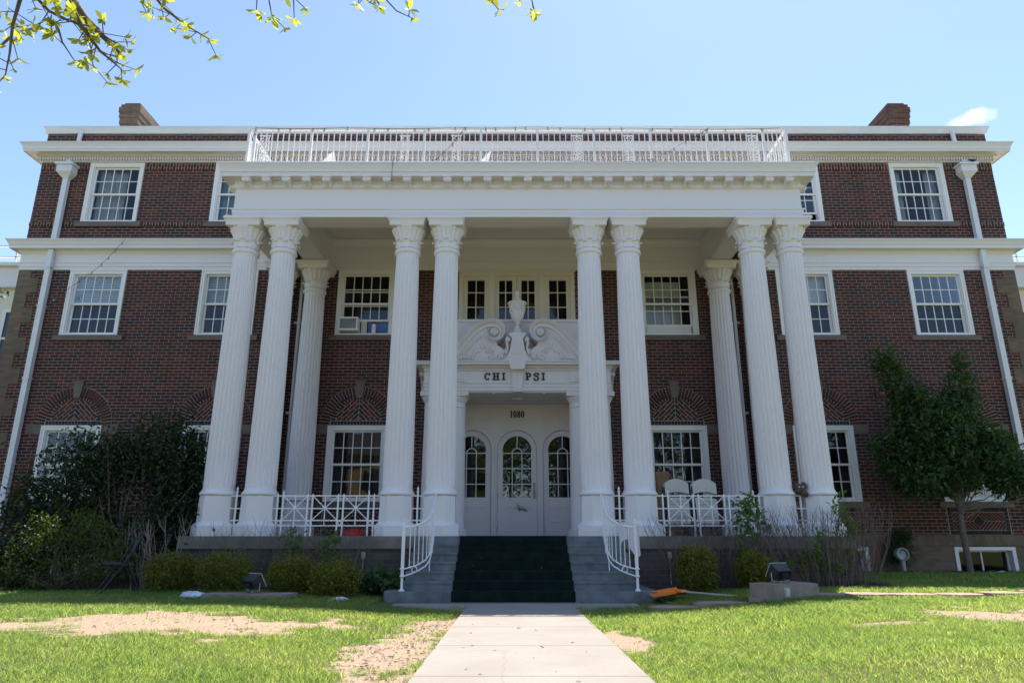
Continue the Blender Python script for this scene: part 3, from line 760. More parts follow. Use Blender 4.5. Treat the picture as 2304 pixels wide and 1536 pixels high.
def panel_meshes():
    back = MB().box(-0.70, 0.70, -0.004, 0.02, 0.0, 0.585)
    b = MB(); n = 18
    for k in range(n):
        x = -0.68 + k * 1.36 / n
        b.box(x + .004, x + 1.36 / n - .004, -0.012, 0.01, 0.005, 0.085); b.box(x + .004, x + 1.36 / n - .004, -0.012, 0.01, 0.495, 0.58)
    for k in range(5):
        z = 0.09 + k * 0.081
        for s_ in (-1, 1): b.box(min(s_ * .68, s_ * .60), max(s_ * .68, s_ * .60), -0.012, 0.01, z + .003, z + .077)
    d = MB(); hh = 0.195; zc = 0.29
    for s_ in (-1, 1):
        for t in (-1, 1):
            for k in range(10):
                x0 = -0.04 + k * 0.085
                q = [(x0, 0), (x0 + .070, 0), (x0 + .070 - hh, hh), (x0 - hh, hh)]
                q = [(a + 0.10, b_) for a, b_ in q]
                P = []
                for (xa, za), (xb, zb) in zip(q, q[1:] + q[:1]):     # clip x to [0.1+z? , 0.59]
                    P.append((xa, za))
                def cut(P, f):
                    out = []
                    for i in range(len(P)):
                        a, b2 = P[i], P[(i + 1) % len(P)]; da, db = f(a), f(b2)
                        if da <= 0: out.append(a)
                        if da * db < 0: t_ = da / (da - db); out.append((a[0] + (b2[0] - a[0]) * t_, a[1] + (b2[1] - a[1]) * t_))
                    return out
                P = cut(P, lambda p: p[0] - 0.59); P = cut(P, lambda p: 0.004 - p[0]) if len(P) > 2 else P
                if len(P) > 2: d.poly_y([(s_ * a, zc + t * (b_ * .97 + .004)) for a, b_ in P], -0.010, 0.01)
    e = MB()
    for a, b_ in ((0, .056), (.056, 0), (-.056, 0), (0, -.056)): e.poly_y([(a, zc + b_ - .052), (a + .052, zc + b_), (a, zc + b_ + .052), (a - .052, zc + b_)], -0.016, 0.0)
    return back.mesh('brick_panel', M['mortar']), [('panel_border', b.mesh('panel_border', M['voussoir_dark'])), ('panel_chevron', d.mesh('panel_chevron', M['voussoir'])), ('panel_diamond', e.mesh('panel_diamond', M['voussoir_dark']))]
pback, pm = panel_meshes()
for sx in (-1, 1):
    for c in WX:
        o = inst('blind_arch', aback, H, (sx * c, 0, 3.52))
        for n, m in am: inst(n, m, o)
        o = inst('brick_panel', pback, H, (sx * c, 0, 1.05))
        for n, m in pm: inst(n, m, o)

# columns -----------------------------------------------------------------
def shaft_mesh():
    nf, per = 20, 8; n = nf * per; mb = MB(); prof = []
    zs = [0.86, 0.87, 0.90] + [0.93 + (5.57 - 0.93) * k / 10 for k in range(11)] + [5.60, 5.61]
    for z in zs:
        t = (z - 0.9) / 4.7; r = 0.285 - 0.049 * max(0, t) ** 1.5
        prof.append((r, z))
    def rf_(r, z, a):
        f = (a / (2 * PI) * nf) % 1.0
        d = 0.0 if (f < 0.16 or f > 0.84) else 0.034 * math.sin(PI * (f - 0.16) / 0.68) ** 0.7
        e = min(1, max(0, (z - 0.90) / 0.05)) * min(1, max(0, (5.575 - z) / 0.05))
        return r - d * e * r / 0.28
    mb.lathe(prof, n=n, rfun=rf_); return mb.mesh('column', M['white'], 35)
def pedestal_mesh():
    mb = MB(); k8 = 1 / math.cos(PI / 8)
    def oct_(r, z): return (r * k8, z)
    i0 = len(mb.v); prof = [(0.375, 0.0), (0.375, 0.185), (0.305, 0.255), (0.305, 0.27), (0.295, 0.72), (0.28, 0.73)]
    for r, z in prof:
        for j in range(8):
            a = PI / 8 + 2 * PI * j / 8; mb.v.append((r * k8 * math.cos(a), r * k8 * math.sin(a), z))
    for k in range(len(prof) - 1):
        for j in range(8):
            jj = (j + 1) % 8; mb.f.append((i0 + k * 8 + j, i0 + k * 8 + jj, i0 + (k + 1) * 8 + jj, i0 + (k + 1) * 8 + j))
    mb.f.append(tuple(i0 + 40 + j for j in range(8)))
    mb.lathe([(0.30, 0.725), (0.325, 0.735), (0.338, 0.755), (0.33, 0.78), (0.31, 0.80), (0.295, 0.83), (0.286, 0.862), (0.2, 0.864)], n=32, caps=False)
    return mb.mesh('pedestal', M['white'], 35)
def capital_mesh():
    mb = MB()
    mb.lathe([(0.235, 5.59), (0.262, 5.61), (0.275, 5.645), (0.268, 5.68), (0.245, 5.70), (0.235, 5.71)], n=40, caps=False)
    def rib(r, z, a):
        t = max(0, min(1, (z - 5.74) / 0.14)); f = (a / (2 * PI) * 16) % 1.0; d = min(f, 1 - f)
        return r * (1 - 0.055 * t * math.exp(-(d / 0.10) ** 2) + 0.02 * t * math.cos(2 * PI * (f - .5)))
    mb.lathe([(0.232, 5.70), (0.238, 5.78), (0.246, 5.86), (0.260, 5.93), (0.281, 6.00), (0.308, 6.06), (0.338, 6.11), (0.352, 6.135), (0.345, 6.15), (0.31, 6.16)], n=160, rfun=rib, caps=False)
    for tier, (zb, hgt, nl, off_, wid) in enumerate(((5.705, 0.20, 8, 0.0, 0.085), (5.72, 0.13, 8, PI / 8, 0.07))):
        for k in range(nl):
            a = 2 * PI * k / nl + off_ - PI / 2
            rows = [(0.242, 0.0, 0.55), (0.246, 0.35, 0.95), (0.250, 0.62, 1.0), (0.263, 0.86, 0.85), (0.288, 0.99, 0.6), (0.302, 0.95, 0.42), (0.300, 0.86, 0.25)]
            i0 = len(mb.v)
            for r, t, wf in rows:
                for q in (-1, -0.5, 0, 0.5, 1):
                    rr = r + 0.012 * (1 - q * q) - 0.004 + (0.006 if abs(q) == 0.5 else 0)
                    ang = a + q * wid * wf / r
                    mb.v.append((rr * math.cos(ang), rr * math.sin(ang), zb + hgt * t - 0.012 * abs(q) * (1 if t > .5 else 0)))
            for r_ in range(len(rows) - 1):
                for q in range(4):
                    j = i0 + r_ * 5 + q; mb.f.append((j, j + 1, j + 6, j + 5))
            mb.ball((0.296 * math.cos(a), 0.296 * math.sin(a), zb + hgt * 0.95), 0.024, 6, 4)
    def aba(hw, z, cut=0.10, dent=0.035):
        pts = []
        for k in range(4):
            an = k * PI / 2
            for t in (-1, -0.5, 0, 0.5, 1):
                x_, y_ = t * (hw - cut * 0.25), -hw + dent * (1 - t * t)
                pts.append((x_ * math.cos(an) - y_ * math.sin(an), x_ * math.sin(an) + y_ * math.cos(an), z))
        return pts
    prof = [aba(0.345, 6.155, dent=.02), aba(0.352, 6.165, dent=.02), aba(0.355, 6.225, dent=.02), aba(0.385, 6.285, dent=.02), aba(0.398, 6.295, dent=.02), aba(0.398, 6.34, dent=.02), aba(0.37, 6.364, dent=.02)]
    i0 = len(mb.v); n = 20
    for p in prof: mb.v += p
    for k in range(len(prof) - 1):
        for j in range(n):
            jj = (j + 1) % n; mb.f.append((i0 + k * n + j, i0 + k * n + jj, i0 + (k + 1) * n + jj, i0 + (k + 1) * n + j))
    mb.f.append(tuple(i0 + j for j in range(n))); mb.f.append(tuple(i0 + 6 * n + j for j in range(n)))
    return mb.mesh('capital', M['white'], 40)
FL = 1.02
sh, pe, ca_ = shaft_mesh(), pedestal_mesh(), capital_mesh()
for yy, xs_ in ((-2.7, (-5.67, -4.88, -2.29, -1.48, 1.48, 2.29, 4.88, 5.67)), (-0.36, (-5.67, -4.88, 4.88, 5.67))):
    for x in xs_:
        o = inst('column', sh, H, (x, yy, FL)); inst('pedestal', pe, o); inst('capital', ca_, o)

# portico entablature, beams, ceiling, deck
PP = [(-5.93, 0.0), (-5.93, -2.95), (5.93, -2.95), (5.93, 0.0)]
en = MB().sweep(PP, [(-0.5, 8.20), (-0.5, 8.50), (0.0, 8.505), (0.33, 8.49), (0.33, 8.47), (0.305, 8.44), (0.275, 8.37), (0.262, 8.30), (0.24, 8.29), (0.24, 8.212), (0.22, 8.212), (0.22, 8.225), (0.03, 8.225),
    (0.03, 8.10), (0.065, 8.09), (0.06, 8.065), (0.03, 8.04), (0.0, 8.03), (0.0, 7.585), (0.045, 7.578), (0.045, 7.555), (0.022, 7.54), (0.022, 7.475), (0.010, 7.47), (0.010, 7.39), (-0.5, 7.387), (-0.5, 8.20)])
eno = en.build('entablature', M['white'], H)
mod = MB().poly_x([(0.03, 0), (-0.175, 0), (-0.175, -0.022), (-0.165, -0.028), (-0.175, -0.05), (-0.168, -0.085), (-0.14, -0.098), (-0.115, -0.088), (-0.09, -0.092), (-0.06, -0.125), (-0.03, -0.148), (0.0, -0.15), (0.03, -0.13)], -0.048, 0.048)
mod.box(-0.062, 0.062, -0.185, 0.03, -0.018, 0.0, skip='t'); mod.tube([(-0.052, -0.155, -0.062), (0.052, -0.155, -0.062)], 0.026, 8)
mod.tube([(-0.052, -0.03, -0.115), (0.052, -0.03, -0.115)], 0.03, 8)
for xx in (-0.024, 0.0, 0.024): mod.tube([(xx, -0.175, -0.04), (xx, -0.168, -0.09), (xx, -0.11, -0.098), (xx, -0.04, -0.152)], 0.008, 5)
mod.v = [(a * 1.6, b * 1.12, c * 1.22) for a, b, c in mod.v]
mod = mod.mesh('modillion', M['white'], 40)
for k in range(28): inst('modillion', mod, eno, (-5.66 + k * 11.32 / 27, -2.98, 8.224))
for s_ in (-1, 1):
    for k in range(6):
        o = inst('modillion', mod, eno, (s_ * 5.96, -2.72 + k * 0.42, 8.224)); o.rotation_euler = (0, 0, s_ * PI / 2)
for s_ in (-1, 1):
    bmz = MB(); a, b = sorted((s_ * 4.63, s_ * 5.13)); bmz.box(a, b, -2.448, -0.002, 7.392, 8.19)
    for c in (4.63, 5.13):
        bmz.box(s_ * c - .02, s_ * c + .02, -2.446, -0.004, 7.46, 7.50)
    bmz.build('porch_beam', M['white'], H)
ce = MB().box(-5.43, 5.43, -2.45, 0.0, 8.193, 8.24); 
for a, b in ((-4.55, -2.4), (-2.2, 2.2), (2.4, 4.55)): ce.box(a, b, -2.2, -0.35, 8.175, 8.19)
ce.sweep([(4.63, -2.448), (-4.63, -2.448)], [(0, 8.19), (0.08, 8.185), (0.06, 8.13), (0.02, 8.08), (0, 8.07)])
ce.build('porch_ceiling', M['white'], H)
dk = MB().box(-5.9, 5.9, -2.9, -0.0, 8.42, 8.47); dk.build('roof_deck', M['roof'], H)

# roof balustrade
ba = MB(); y0 = -3.12; zt, zb = 9.36, 8.50
ba.box(-5.74, 5.74, y0 - 0.03, y0 + 0.03, zt - 0.03, zt); ba.box(-5.72, 5.72, y0 - 0.015, y0 + 0.015, zb + 0.06, zb + 0.085)
for s_ in (-1, 1):
    ba.box(s_ * 5.71 - .028, s_ * 5.71 + .028, y0 + 0.03, 0.0, zt - 0.03, zt - .001); ba.box(s_ * 5.71 - .014, s_ * 5.71 + .014, y0 + .03, 0.0, zb + 0.06, zb + 0.084)
bo = ba.build('roof_balustrade', M['metal_white'], H)
pst = MB().box(-0.025, 0.025, -0.025, 0.025, zb - 0.02, zt - 0.03).mesh('post', M['metal_white'])
posts = [-5.71, -5.58] + [-5.58 + 1.2 * k for k in range(1, 10)] + [5.71]
for x in posts: inst('post', pst, bo, (x, y0, 0))
for s_ in (-1, 1):
    for yy in (-1.95, -0.8): inst('post', pst, bo, (s_ * 5.71, yy, 0))
bal = MB()
for i in range(len(posts) - 1):
    n = 10 if i > 0 else 1
    if i == len(posts) - 2: n = 5
    for k in range(1, n):
        x = posts[i] + (posts[i + 1] - posts[i]) * k / n; bal.box(x - .009, x + .009, y0 - .009, y0 + .009, zb + .085, zt - .03, skip='tb')
for s_ in (-1, 1):
    for k in range(1, 26):
        yy = y0 + k * 0.12; bal.box(s_ * 5.71 - .009, s_ * 5.71 + .009, yy - .009, yy + .009, zb + .085, zt - .03, skip='tb')
tag(bal.build('baluster', M['metal_white'], bo), kind='stuff')
scp = MB()
for s_ in (-1, 1):
    for k in range(4):
        zc = zb + 0.14 + k * 0.15
        scp.tube([(s_ * (0.012 + 0.062 * math.sin(PI * j / 10)) , 0, zc - .075 + .15 * j / 10) for j in range(11)], 0.007, 5)
        scp.tube([(s_ * (0.045 + 0.028 * math.cos(j * 0.62)), 0, zc + 0.028 * math.sin(j * 0.62)) for j in range(11)], 0.006, 5)
    scp.box(s_ * 0.085 - .008, s_ * 0.085 + .008, -.01, .01, zb + .06, zb + .68)
scp.box(-0.115, 0.115, -0.012, 0.012, zb + .68, zb + .70)
scp = scp.mesh('scroll_panel', M['metal_white'], 50)
for x in (-5.36, -2.39, -1.3, 1.26, 2.35, 4.98): inst('scroll_panel', scp, bo, (x, y0 - 0.022, 0))
for s_ in (-1, 1):
    o = inst('scroll_panel', scp, bo, (s_ * 5.735, y0 + 0.2, 0)); o.rotation_euler = (0, 0, PI / 2)

# porch floor, porch wall, steps
pw = MB(); pw.box(-6.08, 6.08, -3.08, -0.04, -0.3, 0.80); pw.build('porch_wall', M['porchbrick'], H)
pc = MB().box(-6.13, 6.13, -3.13, -0.002, 0.803, FL); pc.build('porch_floor', M['concrete_cap'], H)
st = MB(); nos = [0.20, 0.336, 0.472, 0.608, 0.744, 0.88]; SY0 = 11.08 - YW
for k, z in enumerate(nos):
    ya = SY0 + 0.28 * k
    if k == 0:
        pts = []
        for j in range(7): a = PI + PI / 2 * j / 6; pts.append((-1.98 + 0.12 * math.cos(a), ya + 0.12 + 0.12 * math.sin(a)))
        for j in range(7): a = 1.5 * PI + PI / 2 * j / 6; pts.append((2.02 + 0.12 * math.cos(a), ya + 0.12 + 0.12 * math.sin(a)))
        pts += [(2.14, -3.135), (-2.10, -3.135)]
        i = len(st.v); n = len(pts); st.v += [(a, b, z) for a, b in pts] + [(a, b, -0.2) for a, b in pts]
        st.f.append(tuple(i + j for j in range(n)))
        for j in range(n): st.f.append((i + j, i + n + j, i + n + (j + 1) % n, i + (j + 1) % n))
    else:
        st.box(-1.84, 1.86, ya, -3.135, nos[k - 1] - 0.02, z)
        st.box(-1.84, 1.86, ya - 0.018, ya, z - 0.03, z - 0.001)
st.build('staircase', M['step'], H)
tp = MB().box(-1.84, 1.86, -3.155, -3.131, 0.86, FL - 0.002); tp.build('top_riser', M['step'], H)

# porch railing between the columns
def porch_rail(sgn):
    X = [2.70, 2.80, 3.27, 3.37, 3.85, 3.94, 4.40, 4.50]; yy = -2.8
    mb = MB()
    for z in (1.745, 1.515, 1.30, 1.205): mb.box(2.56, 4.62, yy - .011, yy + .011, z - .011, z + .011)
    for i in (0, 2, 4, 6):
        xm = (X[i] + X[i + 1]) / 2
        mb.tube([(xm + .032 * math.cos(a * .52), yy, 1.2525 + .032 * math.sin(a * .52)) for a in range(13)], 0.010, 6, False)
    for a, b in ((1, 2), (3, 4), (5, 6)):
        xa, xb = X[a], X[b]; xm = (xa + xb) / 2
        for p, q in (((xa, 1.30), (xb, 1.745)), ((xa, 1.745), (xb, 1.30))): mb.tube([(p[0], yy, p[1]), (q[0], yy, q[1])], 0.010, 5)
        mb.box(xm - .009, xm + .009, yy - .009, yy + .009, 1.205, 1.745); mb.disc_y(xm, 1.522, yy - .016, [(0.036, 0.03), (0.036, 0), (0.02, -0.01)], 12)
    mb2s = []
    for i, x in enumerate(X):
        mb2 = MB(); mb2s.append(mb2); mb2.box(x - .014, x + .014, yy - .014, yy + .014, FL, 1.755)
        mb2.lathe([(0.016, 1.755), (0.022, 1.775), (0.010, 1.79), (0.018, 1.81), (0.004, 1.85)] if i in (1, 6) else [(0.014, 1.755), (0.004, 1.79)], x, yy, 8)
    v = [(sgn * a, b, c) for a, b, c in mb.v]; mb.v = v
    o = mb.build('porch_railing', M['metal_white'], H)
    for mb2 in mb2s: mb2.v = [(sgn * a, b, c) for a, b, c in mb2.v]; mb2.build('post', M['metal_white'], o)
    for xc in (1.885, 5.275):
        m = MB(); x = sgn * xc
        for z in (1.745, 1.515, 1.30, 1.205): m.box(x - .16, x + .16, yy - .011, yy + .011, z - .011, z + .011)
        m.box(x - .015, x + .015, yy - .015, yy + .015, FL, 1.80); m.lathe([(0.018, 1.80), (0.026, 1.825), (0.012, 1.845), (0.022, 1.87), (0.004, 1.92)], x, yy, 8)
        m.build('porch_railing', M['metal_white'], H)
porch_rail(-1); porch_rail(1)

# curved step handrails
def handrail(sgn):
    yo = YW
    plan = [(-1.52, 12.84), (-1.50, 12.5), (-1.48, 12.1), (-1.475, 11.78), (-1.51, 11.55), (-1.60, 11.38), (-1.70, 11.30), (-1.82, 11.27)]
    top = [1.745, 1.60, 1.44, 1.34, 1.27, 1.21, 1.175, 1.155]
    low = [1.16, 0.99, 0.78, 0.64, 0.56, 0.50, 0.455, 0.42]
    mid = [1.20, 1.06, 0.87, 0.74, 0.655, 0.59, 0.555, 0.525]
    P3 = lambda zz: [(sgn * a, b - yo, c) for (a, b), c in zip(plan, zz)]
    mb = MB(); 
    mb.tube(P3(top), 0.019, 8)
    o = mb.build('handrail', M['metal_white'], H, smooth=50)
    for zz in (low, mid): MB().tube(P3(zz), 0.012, 8).build('lower_rail', M['metal_white'], o, smooth=50)
    m = MB()
    for t in np.linspace(0.12, 0.9, 10):
        k = t * 7; i = int(k); f = k - i
        x = plan[i][0] * (1 - f) + plan[i + 1][0] * f; y_ = plan[i][1] * (1 - f) + plan[i + 1][1] * f
        a = top[i] * (1 - f) + top[i + 1] * f; b = mid[i] * (1 - f) + mid[i + 1] * f
        m.tube([(sgn * x, y_ - yo, b), (sgn * x, y_ - yo, a)], 0.0075, 6)
        m.ball((sgn * x, y_ - yo, b + .10), 0.013, 6, 4); m.ball((sgn * x, y_ - yo, a - .08), 0.013, 6, 4)
    m.tube([(sgn * (-1.66 + .045 * math.cos(a * .52)), 11.335 - yo - .03 * math.cos(a * .52), 0.515 + .045 * math.sin(a * .52)) for a in range(13)], 0.008, 6, False)
    m.build('balusters', M['metal_white'], o, smooth=50)
    p = MB().lathe([(0.045, 0.20), (0.045, 0.215), (0.022, 0.23), (0.02, 0.40), (0.04, 0.41), (0.04, 0.425), (0.026, 0.43), (0.026, 0.515), (0.042, 0.52), (0.042, 0.535), (0.028, 0.54), (0.028, 1.15), (0.04, 1.16), (0.04, 1.18), (0.012, 1.19), (0.024, 1.22), (0.010, 1.245), (0.018, 1.26), (0.004, 1.29)], sgn * -1.84, 11.27 - yo, 12)
    p.build('newel_post', M['metal_white'], o, smooth=40)
    m = MB().tube([(sgn * -1.495, 12.3 - yo, 0.74), (sgn * -1.495, 12.3 - yo, 0.93)], 0.01, 6); m.tube([(sgn * -1.475, 11.78 - yo, .47), (sgn * -1.475, 11.78 - yo, .66)], 0.01, 6); m.build('rail_foot', M['metal_white'], o)
handrail(1); handrail(-1)

# entrance -------------------------------------------------------------------
YE = -1.15
ent = MB(); ent.box(-2.06, 2.06, YE + 0.03, -0.003, 4.09, 4.60)
eo = ent.build('doorcase', M['white'], H)
e2 = MB().sweep([(-2.06, 0), (-2.06, YE + .03), (2.06, YE + .03), (2.06, 0)], [(0, 4.745), (0.21, 4.735), (0.21, 4.715), (0.19, 4.70), (0.185, 4.655), (0.06, 4.65), (0.05, 4.61), (0.02, 4.60), (0.02, 4.545), (0.006, 4.54), (0.004, 4.285), (0.035, 4.28), (0.035, 4.26), (0.018, 4.25), (0.018, 4.18), (0.008, 4.175), (0.008, 4.09), (-0.3, 4.088)])
e2.build('cornice', M['white'], eo)
de = MB(); x = -1.3
while x < 1.3:
    if abs(x + .012) > 0.22: de.box(x, x + 0.026, YE - 0.012, YE + 0.02, 4.55, 4.60)
    x += 0.047
de.build('dentil_band', M['white'], eo)
for s_ in (-1, 1):
    bl = MB(); bl.box(s_ * 1.50 - .34, s_ * 1.50 + .34, YE - 0.012, YE + 0.03, 4.29, 4.53)
    bl.box(s_ * 1.36 - .10, s_ * 1.36 + .10, YE - 0.020, YE - 0.012, 4.32, 4.50)
    bl.disc_y(s_ * 1.36, 4.41, YE - 0.02, [(0.085, 0), (0.08, -0.012), (0.05, -0.006), (0.04, -0.016), (0.015, -0.02)], 14)
    bl.build('rosette_block', M['white'], eo)
# side brackets at the back of the doorcase
for s_ in (-1, 1):
    br_ = MB(); br_.poly_x([(-0.02, 4.65), (-0.55, 4.65), (-0.52, 4.58), (-0.30, 4.52), (-0.16, 4.40), (-0.10, 4.25), (-0.02, 4.18)], s_ * 2.20 - .06, s_ * 2.20 + .06)
    br_.build('bracket', M['white'], eo)
kb = MB().poly_y([(-0.13, 4.55), (0.13, 4.55), (0.10, 4.06), (-0.10, 4.06)], YE - 0.075, YE + 0.02)
kb.poly_y([(-0.20, 4.74), (0.20, 4.74), (0.16, 4.58), (0.14, 4.53), (-0.14, 4.53), (-0.16, 4.58)], YE - 0.225, YE + 0.02)
for s_ in (-1, 1): kb.poly_y([(s_ * .055 - .035, 4.50), (s_ * .055 + .035, 4.50), (s_ * .05 + .025, 4.12), (s_ * .05 - .025, 4.12)], YE - 0.088, YE - .07)
kb.build('keystone', M['white'], eo)
tu = MB().lathe([(0.27, 0.0), (0.27, 0.05), (0.25, 0.06), (0.262, 0.09), (0.255, 0.12), (0.225, 0.135), (0.205, 0.16), (0.203, 0.9), (0.185, 2.72), (0.205, 2.73), (0.205, 2.75), (0.183, 2.76), (0.183, 2.84), (0.20, 2.86), (0.235, 2.93), (0.24, 2.95), (0.24, 2.97)], n=28)
tu.box(-0.26, 0.26, -0.26, 0.26, 2.97, 3.068)
tu = tu.mesh('entrance_column', M['white'], 40)
for x in (-1.88, -1.34, 1.34, 1.88): inst('entrance_column', tu, eo, (x, -0.86, FL))
# swan neck pediment
def scroll(sgn):
    pts = [(1.62, 4.74), (1.47, 4.84), (1.32, 4.99), (1.18, 5.17), (1.04, 5.35), (0.89, 5.50), (0.73, 5.595), (0.56, 5.625)]
    cx_, cz_ = 0.52, 5.425
    for k in range(1, 15):
        a = R(82 + k * 33); r = 0.20 * (1 - k / 19.0); pts.append((cx_ + r * math.cos(a), cz_ + r * math.sin(a)))
    mb = MB(); n = len(pts); prof = [(0.105, 0.30), (0.105, -0.19), (0.085, -0.20), (0.05, -0.165), (0.02, -0.13), (0.015, -0.10), (-0.05, -0.09), (-0.055, -0.04), (-0.095, -0.03), (-0.095, 0.30)]
    i0 = len(mb.v); m = len(prof)
    for k, (x, z) in enumerate(pts):
        a, b = pts[max(k - 1, 0)], pts[min(k + 1, n - 1)]; tx, tz = b[0] - a[0], b[1] - a[1]; l = math.hypot(tx, tz); nx_, nz_ = tz / l, -tx / l
        # outward (up) normal for a path running toward the centre
        if k < 8 and nz_ < 0: nx_, nz_ = -nx_, -nz_
        if k >= 8:
            nx_, nz_ = x - cx_, z - cz_; l = math.hypot(nx_, nz_); nx_ /= l; nz_ /= l
        sc_ = 1.0 if k < 8 else max(0.28, 1 - (k - 7) / 15.0)
        for d, yv in prof: mb.v.append((sgn * (x + nx_ * d * sc_), YE + 0.08 + yv * (1 if yv > 0 else (0.6 + 0.4 * sc_)), z + nz_ * d * sc_))
    for k in range(n - 1):
        for j in range(m - 1):
            a = i0 + k * m + j; mb.f.append((a, a + 1, a + m + 1, a + m))
    mb.f.append(tuple(i0 + j for j in range(m))); mb.f.append(tuple(i0 + (n - 1) * m + j for j in range(m)))
    mb.disc_y(sgn * cx_, cz_, YE - 0.10, [(0.085, 0.2), (0.085, 0), (0.07, -0.015), (0.03, -0.01), (0.02, -0.025)], 16)
    for k in range(8):
        a = k * PI / 4; mb.ball((sgn * (cx_ + .05 * math.cos(a)), YE - .115, cz_ + .05 * math.sin(a)), 0.019, 6, 4, (1, .6, 1))
    # dentils under the rake
    for k in range(15):
        t = k / 15; i = int(t * 5); f = t * 5 - i
        x = pts[i][0] * (1 - f) + pts[i + 1][0] * f - 0.115; z = pts[i][1] * (1 - f) + pts[i + 1][1] * f - 0.10
        if z > 4.76: mb.box(sgn * x - .013, sgn * x + .013, YE + .01, YE + .07, z - .035, z + .035)
    mb.build('swan_neck_scroll', M['white'], eo, smooth=40)
    ty = MB().poly_y([(sgn * a, b) for a, b in ((1.58, 4.745), (1.32, 4.93), (1.04, 5.28), (0.73, 5.52), (0.56, 5.45), (0.44, 5.14), (0.30, 5.04), (0.2, 5.08), (0.2, 4.745))], YE + 0.05, YE + 0.35)
    ty.build('tympanum', M['white'], eo)
    ga = MB(); rg = random.Random(5)
    for a0, a1, dep in (((0.22, 5.05), (0.74, 5.16), 0.24), ((0.74, 5.16), (1.30, 4.84), 0.10)):
        for k in range(46):
            t = k / 45; th = math.sin(PI * t)
            x = a0[0] + (a1[0] - a0[0]) * t + rg.uniform(-.05, .05) * (0.4 + th); z = a0[1] + (a1[1] - a0[1]) * t - dep * th + rg.uniform(-.05, .05) * (0.4 + th)
            ga.ball((sgn * x, YE + 0.04, max(z, 4.78)), rg.uniform(0.024, 0.044), 6, 4)
    ga.build('garland', M['white'], eo)
scroll(1); scroll(-1)
pd = MB()
L_ = [(-0.30, 4.745), (-0.30, 4.79), (-0.245, 4.80), (-0.205, 4.87), (-0.165, 5.0), (-0.135, 5.15), (-0.125, 5.25), (-0.15, 5.30), (-0.19, 5.335), (-0.19, 5.375), (-0.17, 5.385)]
pd.poly_y(L_ + [(-a, b) for a, b in reversed(L_)], YE - 0.14, YE + 0.20)
pd.poly_y([(-0.10, 4.88), (0.10, 4.88), (0.055, 5.22), (-0.055, 5.22)], YE - 0.155, YE - .135)
for s_ in (-1, 1): pd.disc_y(s_ * 0.215, 5.24, YE - 0.10, [(0.06, .2), (0.06, 0), (0.04, -0.02), (0.015, -0.03)], 14); pd.tube([(s_ * .235, YE - .06, 5.18), (s_ * .215, YE - .06, 5.05), (s_ * .25, YE - .06, 4.92)], [.035, .025, .03], 8)
pdo = pd.build('urn_pedestal', M['white'], eo)
pd2 = MB().lathe([(0.17, 5.385), (0.15, 5.40), (0.12, 5.44), (0.10, 5.47)], 0, YE + .03, 24); pd2.build('pedestal_cap', M['white'], pdo, smooth=40)
ur = MB().lathe([(0.105, 5.47), (0.105, 5.49), (0.075, 5.50), (0.06, 5.55), (0.045, 5.60), (0.07, 5.63), (0.05, 5.65), (0.06, 5.67), (0.11, 5.72), (0.145, 5.80), (0.165, 5.90), (0.175, 6.0), (0.18, 6.06), (0.215, 6.10), (0.225, 6.12), (0.215, 6.14), (0.16, 6.15), (0.12, 6.18), (0.075, 6.21), (0.06, 6.23), (0.045, 6.26), (0.03, 6.29), (0.045, 6.32), (0.05, 6.36), (0.04, 6.40), (0.02, 6.43), (0.0, 6.435)], 0, YE + .03, 32)
uo = ur.build('urn', M['white'], eo, smooth=45)
us = MB()
for k in range(6):
    a = k * PI / 3 - PI / 2; 
    for j in range(9):
        t = j / 8 - .5; an = a + t * PI / 3; z = 5.93 + 0.32 * t * t
        us.ball((0.172 * math.cos(an), YE + .03 + 0.172 * math.sin(an), z), 0.018, 6, 4)
    us.ball((0.178 * math.cos(a), YE + .03 + .178 * math.sin(a), 6.0), 0.03, 8, 5, (1, 1, 1.2))
us.build('swag', M['white'], uo)

